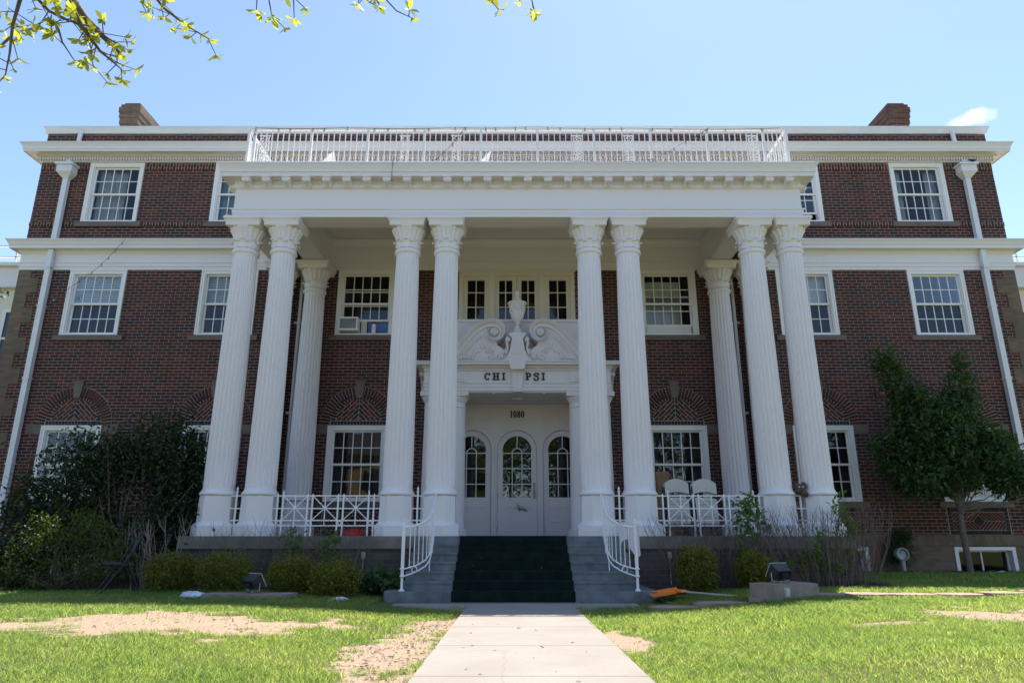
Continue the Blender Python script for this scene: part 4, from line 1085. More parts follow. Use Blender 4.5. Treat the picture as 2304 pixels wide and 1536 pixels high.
# letters -----------------------------------------------------------------
def slab(mb, ch, x, z, w, h, y0, y1, t=0.036):
    s = t * 0.62
    def bar(a, b, c, d): mb.box(x + a, x + b, y0, y1, z + c, z + d)
    def arc(cx_, cz_, rx, rz, a0, a1, th=t, n=18):
        for k in range(n):
            A, B = R(a0 + (a1 - a0) * k / n), R(a0 + (a1 - a0) * (k + 1) / n)
            q = [(cx_ + (rx - th) * math.cos(A), cz_ + (rz - s) * math.sin(A)), (cx_ + rx * math.cos(A), cz_ + rz * math.sin(A)), (cx_ + rx * math.cos(B), cz_ + rz * math.sin(B)), (cx_ + (rx - th) * math.cos(B), cz_ + (rz - s) * math.sin(B))]
            mb.poly_y([(x + a, z + b) for a, b in q], y0, y1)
    if ch == 'H':
        for a in (0.02, w - 0.02 - t): bar(a, a + t, s, h - s); bar(a - .02, a + t + .02, 0, s); bar(a - .02, a + t + .02, h - s, h)
        bar(0.02 + t, w - 0.02 - t, h / 2 - s / 2, h / 2 + s / 2)
    elif ch == 'I': bar(w / 2 - t / 2, w / 2 + t / 2, s, h - s); bar(0, w, 0, s); bar(0, w, h - s, h)
    elif ch == 'C': arc(w / 2, h / 2, w / 2, h / 2, 38, 322); bar(w - s, w, h * 0.62, h)
    elif ch == 'P':
        bar(0.02, 0.02 + t, s, h - s); bar(0, t + .045, 0, s); bar(0, w * .55, h - s, h); arc(w * .55, h * .70, w * .45, h * .30, -90, 90); bar(t + .02, w * .55, h * .40, h * .40 + s)
    elif ch == 'S':
        arc(w / 2, h * .74, w / 2, h * .26, 30, 270); arc(w / 2, h * .26 + s * .0, w / 2, h * .26 + s * .9, -150, 90); bar(w - s, w, h * .70, h); bar(0, s, 0, h * .30)
    elif ch == '1': bar(w / 2 - t / 2, w / 2 + t / 2, 0, h); bar(0, w, 0, s * .7); bar(0, w / 2, h - s * 1.2, h - s * .3)
    elif ch == '0': arc(w / 2, h / 2, w / 2, h / 2, 0, 360, n=24)
    elif ch == '8': arc(w / 2, h * .27, w / 2, h * .27, 0, 360, n=20); arc(w / 2, h * .75, w * .42, h * .25, 0, 360, n=20)
for ch, x0_, w in (('C', -0.735, .134), ('H', -0.553, .16), ('I', -0.342, .073), ('P', 0.177, .13), ('S', 0.356, .122), ('I', 0.535, .07)):
    lt = MB(); slab(lt, ch, x0_, 4.335, w, 0.163, YE - 0.004, YE + 0.035); lt.build('letter', M['letter'], eo)

# door wall, recessed
YD = 0.40
def arched_plate(mb, x0, x1, z0, z1, holes, y0, y1):   # holes: (cx, half, sill, spring) sorted
    x = x0
    for cx_, hw_, sl, sp_ in holes:
        mb.box(x, cx_ - hw_, y0, y1, z0, z1); x = cx_ + hw_
        if sl > z0: mb.box(cx_ - hw_, cx_ + hw_, y0, y1, z0, sl)
        n = 16; A = [(cx_ - hw_ * math.cos(PI * k / n), sp_ + hw_ * math.sin(PI * k / n)) for k in range(n + 1)]
        for k in range(n):
            (xa, za), (xb, zb_) = A[k], A[k + 1]
            mb.quad((xa, y0, za), (xb, y0, zb_), (xb, y0, z1), (xa, y0, z1)); mb.quad((xa, y0, za), (xb, y0, zb_), (xb, y1, zb_), (xa, y1, za))
    mb.box(x, x1, y0, y1, z0, z1)
def leaf(cx_, hw_, name, bottom, frame_hw):
    o = None
    mb = MB(); gh = 0.345; gs, gb_ = 2.97, 1.885
    arched_plate(mb, -frame_hw, frame_hw, bottom, gs, [], YD + .03, YD + .07) if False else None
    # leaf body: plate with an arched light, itself with a round head
    n = 20; A = [(-frame_hw * math.cos(PI * k / n), 2.985 + frame_hw * math.sin(PI * k / n)) for k in range(n + 1)]
    Bq = [(-gh * math.cos(PI * k / n), gs + gh * math.sin(PI * k / n)) for k in range(n + 1)]
    for k in range(n):
        mb.quad((A[k][0], YD + .03, A[k][1]), (A[k + 1][0], YD + .03, A[k + 1][1]), (Bq[k + 1][0], YD + .03, Bq[k + 1][1]), (Bq[k][0], YD + .03, Bq[k][1]))
        mb.quad((Bq[k][0], YD + .03, Bq[k][1]), (Bq[k + 1][0], YD + .03, Bq[k + 1][1]), (Bq[k + 1][0], YD + .07, Bq[k + 1][1]), (Bq[k][0], YD + .07, Bq[k][1]))
    mb.quad((-frame_hw, YD + .03, gb_), (-gh, YD + .03, gb_), (-gh, YD + .03, gs), (-frame_hw, YD + .03, 2.985)); mb.quad((gh, YD + .03, gb_), (frame_hw, YD + .03, gb_), (frame_hw, YD + .03, 2.985), (gh, YD + .03, gs))
    mb.box(-frame_hw, frame_hw, YD + .03, YD + .07, bottom, gb_)
    mb.box(-gh, -gh + .01, YD + .03, YD + .07, gb_, gs); mb.box(gh - .01, gh, YD + .03, YD + .07, gb_, gs)
    # raised panel moulding
    for a, b, c, d in ((-.34, .34, 1.66, 1.685), (-.34, .34, 1.33, 1.355), (-.34, -.315, 1.355, 1.66), (.315, .34, 1.355, 1.66)): mb.box(a, b, YD + .016, YD + .03, c, d)
    o = mb.build(name, M['white'], H, (cx_, 0, 0))
    mu = MB(); c3 = gh * 2 / 3
    for x in (-c3 / 2, c3 / 2): mu.box(x - .011, x + .011, YD + .035, YD + .06, gb_, gs)
    for z in (gs - .06, gs - .06 - .36, gs - .06 - .72): mu.box(-gh, gh, YD + .037, YD + .058, z - .011, z + .011)
    mu.ring_y(0, gs - .06, c3 / 2 - .011, c3 / 2 + .011, YD + .036, YD + .059, 0, PI, 12); mu.box(-.011, .011, YD + .036, YD + .059, gs - .06 + c3 / 2, gs + gh)
    mu.build('glazing_bars', M['white'], o)
    g = MB(); g.poly_y([(gh, gb_)] + [(-a, b) for a, b in Bq] + [(-gh, gb_)], YD + .046, YD + .048); g.build('pane', M['glass'], o)
    return o
dw = MB(); hl = [(-1.08, 0.47, FL, 2.985), (0.0, 0.47, FL, 2.985), (1.08, 0.47, FL, 2.985)]
arched_plate(dw, -1.62, 1.62, FL, 4.06, hl, YD, YD + 0.1)
for cx_ in (-1.08, 0, 1.08):
    dw.ring_y(cx_, 2.985, 0.472, 0.51, YD - .018, YD + .02, 0, PI, 24)
    for s_ in (-1, 1): dw.box(cx_ + s_ * .491 - .019, cx_ + s_ * .491 + .019, YD - .018, YD + .02, FL, 2.985)
    dw.poly_y([(cx_ - .05, 3.48), (cx_ + .05, 3.48), (cx_ + .075, 3.69), (cx_ - .075, 3.69)], YD - .03, YD + .01)
for cx_ in (-.98, 0, .98):
    w = 0.44 if cx_ == 0 else .38
    for a, b, c, d in ((-w, w, 3.965, 3.98), (-w, w, 3.70, 3.715), (-w, -w + .015, 3.715, 3.965), (w - .015, w, 3.715, 3.965)): dw.box(cx_ + a, cx_ + b, YD - .012, YD + .01, c, d)
for cx_ in (-.54, .54):
    for s_ in (-1, 1): dw.poly_y([(cx_ + s_ * .03, 3.50), (cx_ + s_ * .20, 3.50), (cx_ + s_ * .03, 3.28)], YD - .012, YD + .01)
dw.box(-1.62, 1.62, YD - .04, YD + .01, 4.0, 4.06)
dwo = dw.build('door_surround', M['white'], H)
d1 = leaf(0.0, .345, 'front_door', FL + .005, 0.462)
leaf(-1.08, .345, 'sidelight', FL + .005, 0.462); leaf(1.08, .345, 'sidelight', FL + .005, 0.462)
hd = MB().box(.375, .425, YD + .012, YD + .03, 1.86, 2.22); hd.tube([(.40, YD - .03, 1.90), (.40, YD - .035, 2.02), (.40, YD + .01, 2.06)], .010, 8); hd.tube([(.40, YD - .03, 1.90), (.40, YD + .01, 1.88)], .010, 8); hd.disc_y(.40, 2.17, YD + .012, [(0.025, 0), (.02, -.02)], 12); hd.build('handle', M['grey_metal'], d1)
hg = MB()
for z in (1.2, 1.93, 2.85): hg.box(-.475, -.445, YD + .0, YD + .03, z - .05, z + .05)
hg.build('hinge', M['galv'], d1)
sm = MB(); rg = random.Random(3)
for k in range(120):
    t = rg.random() ** 1.6; w_ = .045 * (1 - t) + .008
    sm.disc_y(.0 + .26 * t + rg.gauss(0, w_), 1.665 - .10 * t + rg.gauss(0, w_ * .8), YD + .0145 - .0001 * k / 120, [(rg.uniform(.003, .010) * (1.3 - .6 * t), 0.0), (.002, -.0008)], 6)
sm.build('scorch_mark', M['smudge'], d1)
for ch, x0_, w in (('1', -.165, .06), ('0', -.09, .082), ('8', 0.0, .085), ('0', .093, .082)):
    nm = MB(); slab(nm, ch, x0_, 3.755, w, 0.165, YD - .012, YD + .01, 0.03); nm.build('house_number', M['letter'], dwo)
cs = MB().box(-1.62, 1.62, YE + .06, YD, 4.062, 4.087)
for x in (-1.62, -.55, .55, 1.56): cs.box(x, x + .06, YE + .08, YD - .04, 4.045, 4.062)
cs.box(-.11, .11, -.45, -.33, 4.04, 4.062); cs.build('entrance_soffit', M['white'], eo)
# upper french doors and the little balcony front
fd = MB(); z0, z1 = 5.6, 7.34
for a, b in ((-1.43, -1.33), (-.69, -.55), (.55, .69), (1.33, 1.43)): fd.box(a, b, -.02, .14, z0, z1 - .11)
fd.box(-1.43, 1.43, -.024, .14, z1 - .11, z1 + .02); fd.box(-1.46, 1.46, -.035, .05, z1 + .0, z1 + .045)
fo = fd.build('french_doors', M['cream'], H)
for a, b in ((-1.33, -.69), (-.55, -.003), (.003, .55), (.69, 1.33)):
    mb = MB(); s = .11; t = .10
    mb.box(a, a + s, .03, .075, z0, z1 - .11); mb.box(b - s, b, .03, .075, z0, z1 - .11); mb.box(a + s, b - s, .031, .074, z1 - .11 - t, z1 - .11); mb.box(a + s, b - s, .031, .074, z0, z0 + .2)
    xm = (a + b) / 2; mb.box(xm - .012, xm + .012, .036, .07, z0 + .2, z1 - .11 - t)
    for z in (6.05, 6.43, 6.81): mb.box(a + s, b - s, .038, .068, z - .011, z + .011)
    lo = mb.build('door_leaf', M['cream'], fo)
    g = MB(); g.quad((a + s, .052, z0 + .2), (b - s, .052, z0 + .2), (b - s, .052, z1 - .11 - t), (a + s, .052, z1 - .11 - t)); g.build('pane', M['glass'], lo)
bx = MB().box(-1.42, 1.42, -.72, -.002, 4.76, 5.80); bx.box(-1.46, 1.46, -.76, -.02, 5.80, 5.865); bx.build('balcony_front', M['white'], H)

# downpipes, conductor heads
for s_ in (-1, 1):
    dp = MB(); x = s_ * 11.62
    dp.tube([(x - s_ * .12, -.06, 11.30), (x - s_ * .12, -.08, 11.0), (x - s_ * .10, -.05, 10.84)], .055, 10)
    dp.box(x - .065, x + .065, -.15, -.05, 10.10, 10.40); dp.box(x - .065, x + .065, -.14, -.03, 8.13, 10.0)
    dp.box(x - .24, x + .24, -.30, -.02, 10.20, 10.25); dp.box(x - .20, x + .20, -.26, -.02, 10.02, 10.20)
    i = len(dp.v); dp.v += [(x - .20, -.26, 10.02), (x + .20, -.26, 10.02), (x + .20, -.02, 10.02), (x - .20, -.02, 10.02), (x - .08, -.15, 9.88), (x + .08, -.15, 9.88), (x + .08, -.02, 9.88), (x - .08, -.02, 9.88)]
    for f in ((0, 1, 5, 4), (1, 2, 6, 5), (3, 0, 4, 7), (4, 5, 6, 7)): dp.f.append(tuple(i + j for j in f))
    dp.box(x - .065, x + .065, -.16, -.06, 7.40, 7.90); dp.box(x - .065, x + .065, -.14, -.02, .15, 7.42)
    for z in (2.6, 4.6, 6.4): dp.box(x - .085, x + .085, -.146, -.002, z, z + .03)
    dp.build('downpipe', M['gutter'], H)
for s_ in (-1, 1):
    tpz = MB(); x = s_ * 5.28
    tpz.tube([(x, -.12, 1.03), (x, -.12, 7.39)], .045, 10)
    for z in (3.75, 5.95): tpz.tube([(x, -.12, z), (x, -.12, z + .06)], .06, 10); tpz.box(x - .12, x + .12, -.13, -.001, z + .01, z + .05)
    tpz.build('porch_downpipe', M['metal_white'], H)
# chimneys
for s_, mt in ((-1, 'tan'), (1, 'tan')):
    cb_ = MB(); a, b = (-10.92, -10.44) if s_ < 0 else (10.30, 10.82)
    cb_.box(a, b, .55, 3.6, 11.0, 11.92); o = cb_.build('chimney', M['brick'], H)
    k_ = MB(); 
    for g_, z_a, z_b in ((0.02, 11.92, 12.10), (0.04, 12.10, 12.26), (0.06, 12.26, 12.42), (.03, 12.42, 12.52)): k_.box(a - g_, b + g_, .55 - g_, 3.6 + g_, z_a, z_b)
    k_.build('chimney_cap', M['tan'] if s_ < 0 else brick('brown_brick', [(0, (0.17, .085, .06)), (.4, (.13, .07, .055)), (.7, (.20, .11, .075))], (.22, .17, .14)), o)
    t_ = MB().box(a + .03, b - .03, .58, 3.57, 12.52, 12.60); t_.build('chimney_top', M['brick'], o)

# pale side wings set back from the front
for s_ in (-1, 1):
    wg = MB(); a, b = sorted((s_ * 12.42, s_ * 19.0)); wg.box(a, b, 2.2, 11.0, -.2, 7.75)
    W_ = wg.build('side_wing', M['cream'], H)
    m = MB(); m.box(a, b, 2.08, 2.2, 7.75, 8.32); m.box(a, b, 1.95, 2.2, 8.32, 8.42); m.box(a, b, 2.02, 2.2, 7.70, 7.78); m.build('wing_cornice', M['white'], W_)
    r_ = MB(); r_.box(a, b, 2.1, 2.14, 8.95, 8.99); r_.box(a, b, 2.1, 2.14, 8.62, 8.65)
    for k in range(12): x = a + (b - a) * k / 11; r_.box(x - .02, x + .02, 2.1, 2.14, 8.42, 8.95)
    r_.build('wing_railing', M['metal_white'], W_)
    for (z0, z1) in ((5.4, 7.1), (1.7, 3.6)):
        c = s_ * 13.6; f_ = MB(); f_.box(c - .7, c - .6, 2.16, 2.3, z0, z1); f_.box(c + .6, c + .7, 2.16, 2.3, z0, z1); f_.box(c - .6, c + .6, 2.16, 2.3, z1 - .1, z1); f_.box(c - .6, c + .6, 2.16, 2.3, z0, z0 + .08); f_.box(c - .6, c + .6, 2.17, 2.3, (z0 + z1) / 2 - .03, (z0 + z1) / 2 + .03)
        for k in (-1, 0, 1): f_.box(c + k * .3 - .01, c + k * .3 + .01, 2.175, 2.2, z0 + .08, z1 - .1)
        f_.build('wing_window', M['trim'], W_)
        g = MB(); g.box(c - .6, c + .6, 2.188, 2.196, z0 + .08, z1 - .1); g.build('wing_pane', simple('dark_pane', (.03, .04, .05), .05, .2), W_)

exec_small = True
# ------------------------------------------------------------------ things on and around the house
cr = MB(); zs = [0.20, 0.336, 0.472, 0.608, 0.744, 0.88, 1.02]
g = 0.006
for k in range(7):
    ya = 11.08 - 0.018 * (k > 0) + 0.28 * k - (0.035 if k == 6 else 0)
    yn = 11.08 - 0.018 + 0.28 * (k + 1) - (0.035 if k == 5 else 0)
    zb = zs[k - 1] if k else 0.05
    if k == 6: yn = 13.55
    cr.box(-0.93, 0.97, ya - g, ya + .0, zb + g * 0.9, zs[k] + g); cr.box(-0.93, 0.97, ya - .0, yn - g * 1.01, zs[k] + .001, zs[k] + g - .0005)
tag(cr.build('carpet_runner', M['carpet']), 'dark green outdoor carpet laid down the entrance steps', 'carpet')

# air conditioner in the window left of the entrance
ac = thing('air_conditioner', 'white boxy air conditioner sticking out of the porch window', 'air conditioner', (CX - 3.72 - 0.36, YW - 0.02, 5.76))
a_ = MB(); a_.box(-.235, .235, -.16, .12, 0.02, .06); a_.box(-.235, .235, -.16, .12, .315, .355); a_.box(-.235, -.20, -.16, .12, .06, .315); a_.box(.20, .235, -.16, .12, .06, .315); a_.box(-.2, .2, -.1, .12, .06, .315)
a_.build('casing', M['deckwhite'], ac)
a_ = MB()
for k in range(12): a_.box(-.2, .2, -.15, -.125, .065 + k * .0205, .077 + k * .0205)
for k in range(5): a_.box(-.16 + k * .08 - .006, -.16 + k * .08 + .006, -.125, -.115, .06, .315)
a_.build('grille', M['grey_metal'], ac)
bp = MB().box(CX - 3.72 - .10, CX - 3.72 + .04, YW + .10, YW + .13, 5.75, 6.08); tag(bp.build('window_insert', M['plastic_cream']), 'beige filler board beside the air conditioner in the window', 'board')
bp = MB().box(CX - 3.72 + .05, CX - 3.72 + .55, YW + .16, YW + .18, 5.75, 6.08); tag(bp.build('blue_board', M['blue']), 'blue board behind the open porch window', 'board')
pr = MB().lathe([(.05, 5.76), (.055, 5.765), (.055, 5.99), (.05, 5.995)], CX - 3.72 + .22, YW + .08, 16); tag(pr.build('paper_roll', M['deckwhite'], smooth=40), 'white paper towel roll standing on the open window ledge', 'paper roll')

# white folding chairs leaning on the porch
def folded_chair(x, y, label, tilt=R(-7)):
    t = thing('folding_chair', label, 'folding chair', (x, y, FL), 0, 'cream folding chairs on the porch'); t.rotation_euler = (tilt, 0, 0)
    def panel(x0, x1, z0, z1, y0, bow, round_top, round_bot):
        mb = MB(); n = 12; top = [(x0 + (x1 - x0) * k / n, z1 - round_top * (2 * k / n - 1) ** 2) for k in range(n + 1)]; bot = [(x0 + (x1 - x0) * k / n, z0 - round_bot * ((2 * k / n - 1) ** 2 - 1)) for k in range(n + 1)]
        for yy in (0, 1): pass
        i = len(mb.v)
        for (xa, za), (xb, zb) in zip(top, bot):
            c = bow * (1 - (2 * (xa - x0) / (x1 - x0) - 1) ** 2)
            mb.v += [(xa, y0 + c, za), (xb, y0 + c, zb), (xa, y0 + c + .025, za), (xb, y0 + c + .025, zb)]
        for k in range(n):
            a = i + 4 * k; mb.f += [(a, a + 1, a + 5, a + 4), (a + 2, a + 6, a + 7, a + 3), (a, a + 4, a + 6, a + 2), (a + 1, a + 3, a + 7, a + 5)]
        mb.f += [(i, i + 2, i + 3, i + 1), (i + 4 * n, i + 4 * n + 1, i + 4 * n + 3, i + 4 * n + 2)]
        return mb
    panel(-.235, .235, .80, 1.11, -.03, .03, .10, .05).build('backrest', M['plastic_cream'], t, smooth=40)
    s_ = panel(-.21, .21, .22, .73, -.06, .008, .04, .0)
    for z in (.30, .36, .60, .66): s_.box(-.17, .17, -.068, -.058, z, z + .012)
    s_.build('seat', M['plastic_cream'], t, smooth=40)
    f_ = MB()
    for q in (-1, 1): f_.tube([(q * .245, .0, 0), (q * .24, .02, .95)], .013, 8); f_.tube([(q * .22, -.04, 0.0), (q * .222, -.03, .75)], .012, 8)
    f_.tube([(-.22, -.04, .12), (.22, -.04, .12)], .011, 8); f_.build('frame', M['black'], t)
    return t
folded_chair(3.27, 13.75, 'cream folded plastic chair on the porch nearer the front door')
folded_chair(3.82, 13.75, 'cream folded plastic chair on the porch beside the right rear column')
folded_chair(3.29, 13.98, 'cream folded chair stacked behind the one nearer the front door'); folded_chair(3.84, 13.98, 'cream folded chair stacked behind the one beside the rear column')
cb2 = MB().box(3.12, 3.40, 15.0, 15.06, 1.75, 2.36); cb2.box(3.14, 3.38, 14.99, 15.0, 2.0, 2.2); cb2.box(3.08, 3.44, 14.95, 15.25, FL, 1.745)
tag(cb2.build('cardboard_box', M['cardboard']), 'brown open cardboard box standing behind the folded porch chairs', 'box')

# black folding chair on the lawn, seen from the side
bc = thing('folding_chair', 'black metal folding chair standing open in front of the round hedge', 'folding chair', (-6.12, 11.2, float(gz(-6.12, 11.2))), R(-52))
m = MB()
for q in (-1, 1):
    m.tube([(q * .215, -.27, 0), (q * .215, .02, .45), (q * .20, .20, .80)], .013, 8)
    m.tube([(q * .19, .30, 0), (q * .19, .12, .40), (q * .19, .03, .56)], .012, 8)
m.tube([(-.19, .27, .08), (.19, .27, .08)], .009, 6); m.tube([(-.215, -.22, .09), (.215, -.22, .09)], .009, 6); m.tube([(-.20, .20, .80), (-.16, .215, .83), (.16, .215, .83), (.20, .20, .80)], .013, 8)
m.build('frame', M['black'], bc, smooth=50)
m = MB(); n = 10
for k in range(n):
    A, B = -.2 + .4 * k / n, -.2 + .4 * (k + 1) / n; f = lambda x: .20 + .035 * (1 - (x / .2) ** 2)
    for (za, zb, d) in ((.62, .82, 0),): 
        i = len(m.v); m.v += [(A, f(A) - .05, za), (B, f(B) - .05, za), (B, f(B), zb), (A, f(A), zb), (A, f(A) - .035, za), (B, f(B) - .035, za), (B, f(B) + .015, zb), (A, f(A) + .015, zb)]
        m.f += [(i, i + 1, i + 2, i + 3), (i + 7, i + 6, i + 5, i + 4), (i, i + 4, i + 5, i + 1), (i + 3, i + 2, i + 6, i + 7)]
m.build('backrest', M['black'], bc, smooth=60)
m = MB().box(-.19, .19, -.22, .17, -.012, .012, Matrix.Translation((0, 0, .45)) @ Matrix.Rotation(R(-4), 4, 'X')); m.box(-.17, .17, -.20, .15, .012, .03, Matrix.Translation((0, 0, .45)) @ Matrix.Rotation(R(-4), 4, 'X')); m.build('seat', M['black'], bc)

# floodlights and their concrete bases
def floodlight(x, y, z, rz, label):
    t = thing('floodlight', label, 'floodlight', (x, y, z), rz, 'garden floodlights aimed at the house')
    t.scale = (.68, .68, .68)
    tilt = Matrix.Translation((0, 0, .20)) @ Matrix.Rotation(R(30), 4, 'X')
    m = MB(); hs = [(-.19, -.10, -.09), (.19, -.10, -.09), (.19, -.10, .10), (-.19, -.10, .10), (-.23, .10, -.14), (.23, .10, -.14), (.23, .10, .15), (-.23, .10, .15)]
    i = 0; m.v += [tuple(tilt @ Vector(p)) for p in hs]; m.f += [(0, 3, 2, 1), (0, 1, 5, 4), (1, 2, 6, 5), (2, 3, 7, 6), (3, 0, 4, 7)]
    for k in range(7): m.box(-.17 + k * .055, -.155 + k * .055, -.13, -.10, -.08, .09, tilt)
    m.box(-.10, .10, -.16, -.10, -.05, .06, tilt); m.build('housing', M['black'], t)
    m = MB(); m.box(-.24, .24, .10, .115, .14, .16, tilt); m.box(-.24, .24, .10, .115, -.15, -.13, tilt); m.box(-.24, -.22, .10, .115, -.13, .14, tilt); m.box(.22, .24, .10, .115, -.13, .14, tilt); m.build('rim', M['galv'], t)
    m = MB(); q = [(-.22, .107, -.13), (.22, .107, -.13), (.22, .107, .14), (-.22, .107, .14)]; m.quad(*[tuple(tilt @ Vector(p)) for p in q]); m.build('lens', M['glass_lens'], t)
    m = MB()
    for q in (-1, 1): m.tube([(q * .245, 0, .20), (q * .245, 0, .04), (q * .1, 0, .02)], .012, 6)
    m.tube([(-.1, 0, .02), (.1, 0, .02)], .012, 6); m.tube([(0, 0, -.01), (0, 0, .03)], .03, 10); m.build('bracket', M['grey_metal'], t)
z_ = float(gz(3.83, 10.15))
blk = MB().box(-.40, .40, -.24, .24, -.1, .20); blk.box(-.395, .395, -.235, .235, .20, .207)
o = blk.build('concrete_block', M['block']); o.location = (3.83, 10.2, z_); o.rotation_euler = (0, 0, R(24)); tag(o, 'sunlit tan concrete block under the right floodlight', 'concrete block')
floodlight(3.80, 10.22, z_ + .21, R(28), 'black floodlight with side fins on the tan concrete block')
ob = MB().box(-.05, .05, -.04, 0, -.06, .06); ob.box(-.035, .035, -.05, -.04, -.04, .04); o = ob.build('outlet_box', M['galv']); o.location = (3.86 - .12, 9.93, z_ + .10); o.rotation_euler = (0, 0, R(24)); tag(o, 'small grey outlet box fixed to the tan concrete block', 'outlet box')
z_ = float(gz(-3.8, 10.8))
blk = MB().box(-.68, .62, -.18, .18, -.1, .055); blk.box(-.675, .615, -.175, .175, .055, .06); o = blk.build('concrete_slab', M['block']); o.location = (-3.85, 10.75, z_); tag(o, 'low concrete slab in the shade under the left floodlight', 'concrete slab')
floodlight(-3.88, 10.85, z_ + .07, R(-38), 'black floodlight tilted among the round hedges left of the walk')

# snow shovel
zs_ = float(gz(2.3, 11.2))
sv = thing('snow_shovel', 'orange snow shovel lying in the bed beside the steps', 'snow shovel', (2.36, 11.0, zs_ + .05), R(-6))
m = MB(); n = 8
for k in range(n):
    A, B = -.23 + .46 * k / n, -.23 + .46 * (k + 1) / n; f = lambda x: .05 + .10 * (x / .23) ** 2
    for z0, off_ in ((0, 0),):
        i = len(m.v); m.v += [(-.25, A, f(A) * .2), (-.25, B, f(B) * .2), (.22, B, f(B) * .5), (.22, A, f(A) * .5), (-.25, A, f(A) * .2 + .012), (-.25, B, f(B) * .2 + .012), (.22, B, f(B) * .5 + .012), (.22, A, f(A) * .5 + .012)]
        m.f += [(i, i + 3, i + 2, i + 1), (i + 4, i + 5, i + 6, i + 7), (i, i + 1, i + 5, i + 4), (i + 3, i + 7, i + 6, i + 2)]
m.v = [(a, b, c + .02) for a, b, c in m.v]
m.tube([(.14, 0, .09), (.30, 0, .07)], .028, 8); o_ = m.build('blade', M['orange'], sv, smooth=40); o_.rotation_euler = (R(5), R(-3), R(12))
m = MB().tube([(.20, -.0, .09), (.95, -.12, .04)], .016, 8); m.build('handle', M['wood'], sv, smooth=40)
m = MB().tube([(.95, -.12, .04), (1.0, -.13, .03)], .022, 8); m.tube([(1.0, -.13, .03), (1.04, -.05, .03), (1.10, -.06, .03), (1.12, -.18, .03), (1.04, -.2, .03), (1.0, -.13, .03)], .014, 8); m.build('grip', M['orange'], sv, smooth=40)

# towel over the right handrail
def drape(pts_top, drops, mat, name, seed):
    rg = random.Random(seed); m = MB(); n = len(pts_top); L = 10; grid = []
    for i, (p, d) in enumerate(zip(pts_top, drops)):
        row = []
        for j in range(L):
            t = j / (L - 1); row.append((p[0] + .02 * math.sin(i * 1.9 + t * 2) * t, p[1] - .035 + .022 * math.sin(i * 1.6 + 1) * t, p[2] + .03 * (1 - t) ** 3 - d * t))
        grid.append(row)
    return grid_mesh(grid, name, mat, 0.008)
def grid_mesh(grid, name, mat, th):
    m = MB(); n, L = len(grid), len(grid[0])
    for row in grid: m.v += row
    for row in grid: m.v += [(a, b + th, c) for a, b, c in row]
    k = n * L
    for i in range(n - 1):
        for j in range(L - 1):
            a = i * L + j; m.f += [(a, a + 1, a + L + 1, a + L), (k + a, k + a + L, k + a + L + 1, k + a + 1)]
    for i in range(n - 1):
        for j in (0, L - 1): a = i * L + j; m.f.append((a, a + L, k + a + L, k + a))
    for j in range(L - 1):
        for i in (0, n - 1): a = i * L + j; m.f.append((a, a + 1, k + a + 1, k + a))
    return m.build(name, mat, smooth=60)
pt = [(CX + 1.60 + .30 * k / 9, 11.37 - .10 * k / 9, 1.215 - .04 * k / 9) for k in range(10)]
to = drape(pt, [.36, .30, .24, .23, .27, .36, .46, .52, .50, .44], M['towel'], 'towel', 4); tag(to, 'white towel draped over the right handrail of the steps', 'towel')

# red cloth on the porch floor
m = MB(); rg = random.Random(9); n, k8 = 14, 6
for a in range(k8 + 1):
    th = PI / 2 * a / k8
    for b in range(n):
        an = 2 * PI * b / n; w = 1 + .22 * math.sin(an * 3 + a) + .12 * math.sin(an * 5 + 2 * a)
        m.v.append((.26 * math.cos(th) * math.cos(an) * w, .16 * math.cos(th) * math.sin(an) * w, .13 * math.sin(th) * (1 + .25 * math.sin(an * 2 + a))))
for a in range(k8):
    for b in range(n): m.f.append((a * n + b, a * n + (b + 1) % n, (a + 1) * n + (b + 1) % n, (a + 1) * n + b))
m.f.append(tuple(range(n)))
o = m.build('red_bag', M['red'], smooth=80); o.location = (-2.98, 13.25, FL + .005); tag(o, 'crumpled red cloth bag lying on the porch behind the railing', 'bag')

# brown thing on a stick between the right-hand columns
t = thing('stuffed_toy_head', 'brown crumpled fuzzy head shape stuck on the railing post between the outer right columns', 'toy', (CX + 5.275, YW - 2.84, 1.80))
m = MB()
for c, r, sq in (((0, 0, .06), .105, (1, .9, 1.05)), ((.05, -.02, .11), .07, (1, 1, 1)), ((-.06, -.05, .03), .06, (1, 1, .8)), ((.05, -.06, -.02), .075, (1, .8, .9)), ((-.05, 0, .14), .045, (1, .8, 1)), ((.07, 0, .15), .04, (1, .8, 1))): m.ball(c, r, 12, 8, sq)
for i, v in enumerate(m.v): m.v[i] = tuple(c * (1 + .07 * math.sin(37 * v[0] + 23 * v[2]) ) for c in v)
m.build('head', M['brown'], t, smooth=70)
m = MB().ball((-.045, -.095, .10), .014, 8, 5); m.ball((.02, -.10, .10), .014, 8, 5); m.build('eye', M['deckwhite'], t)

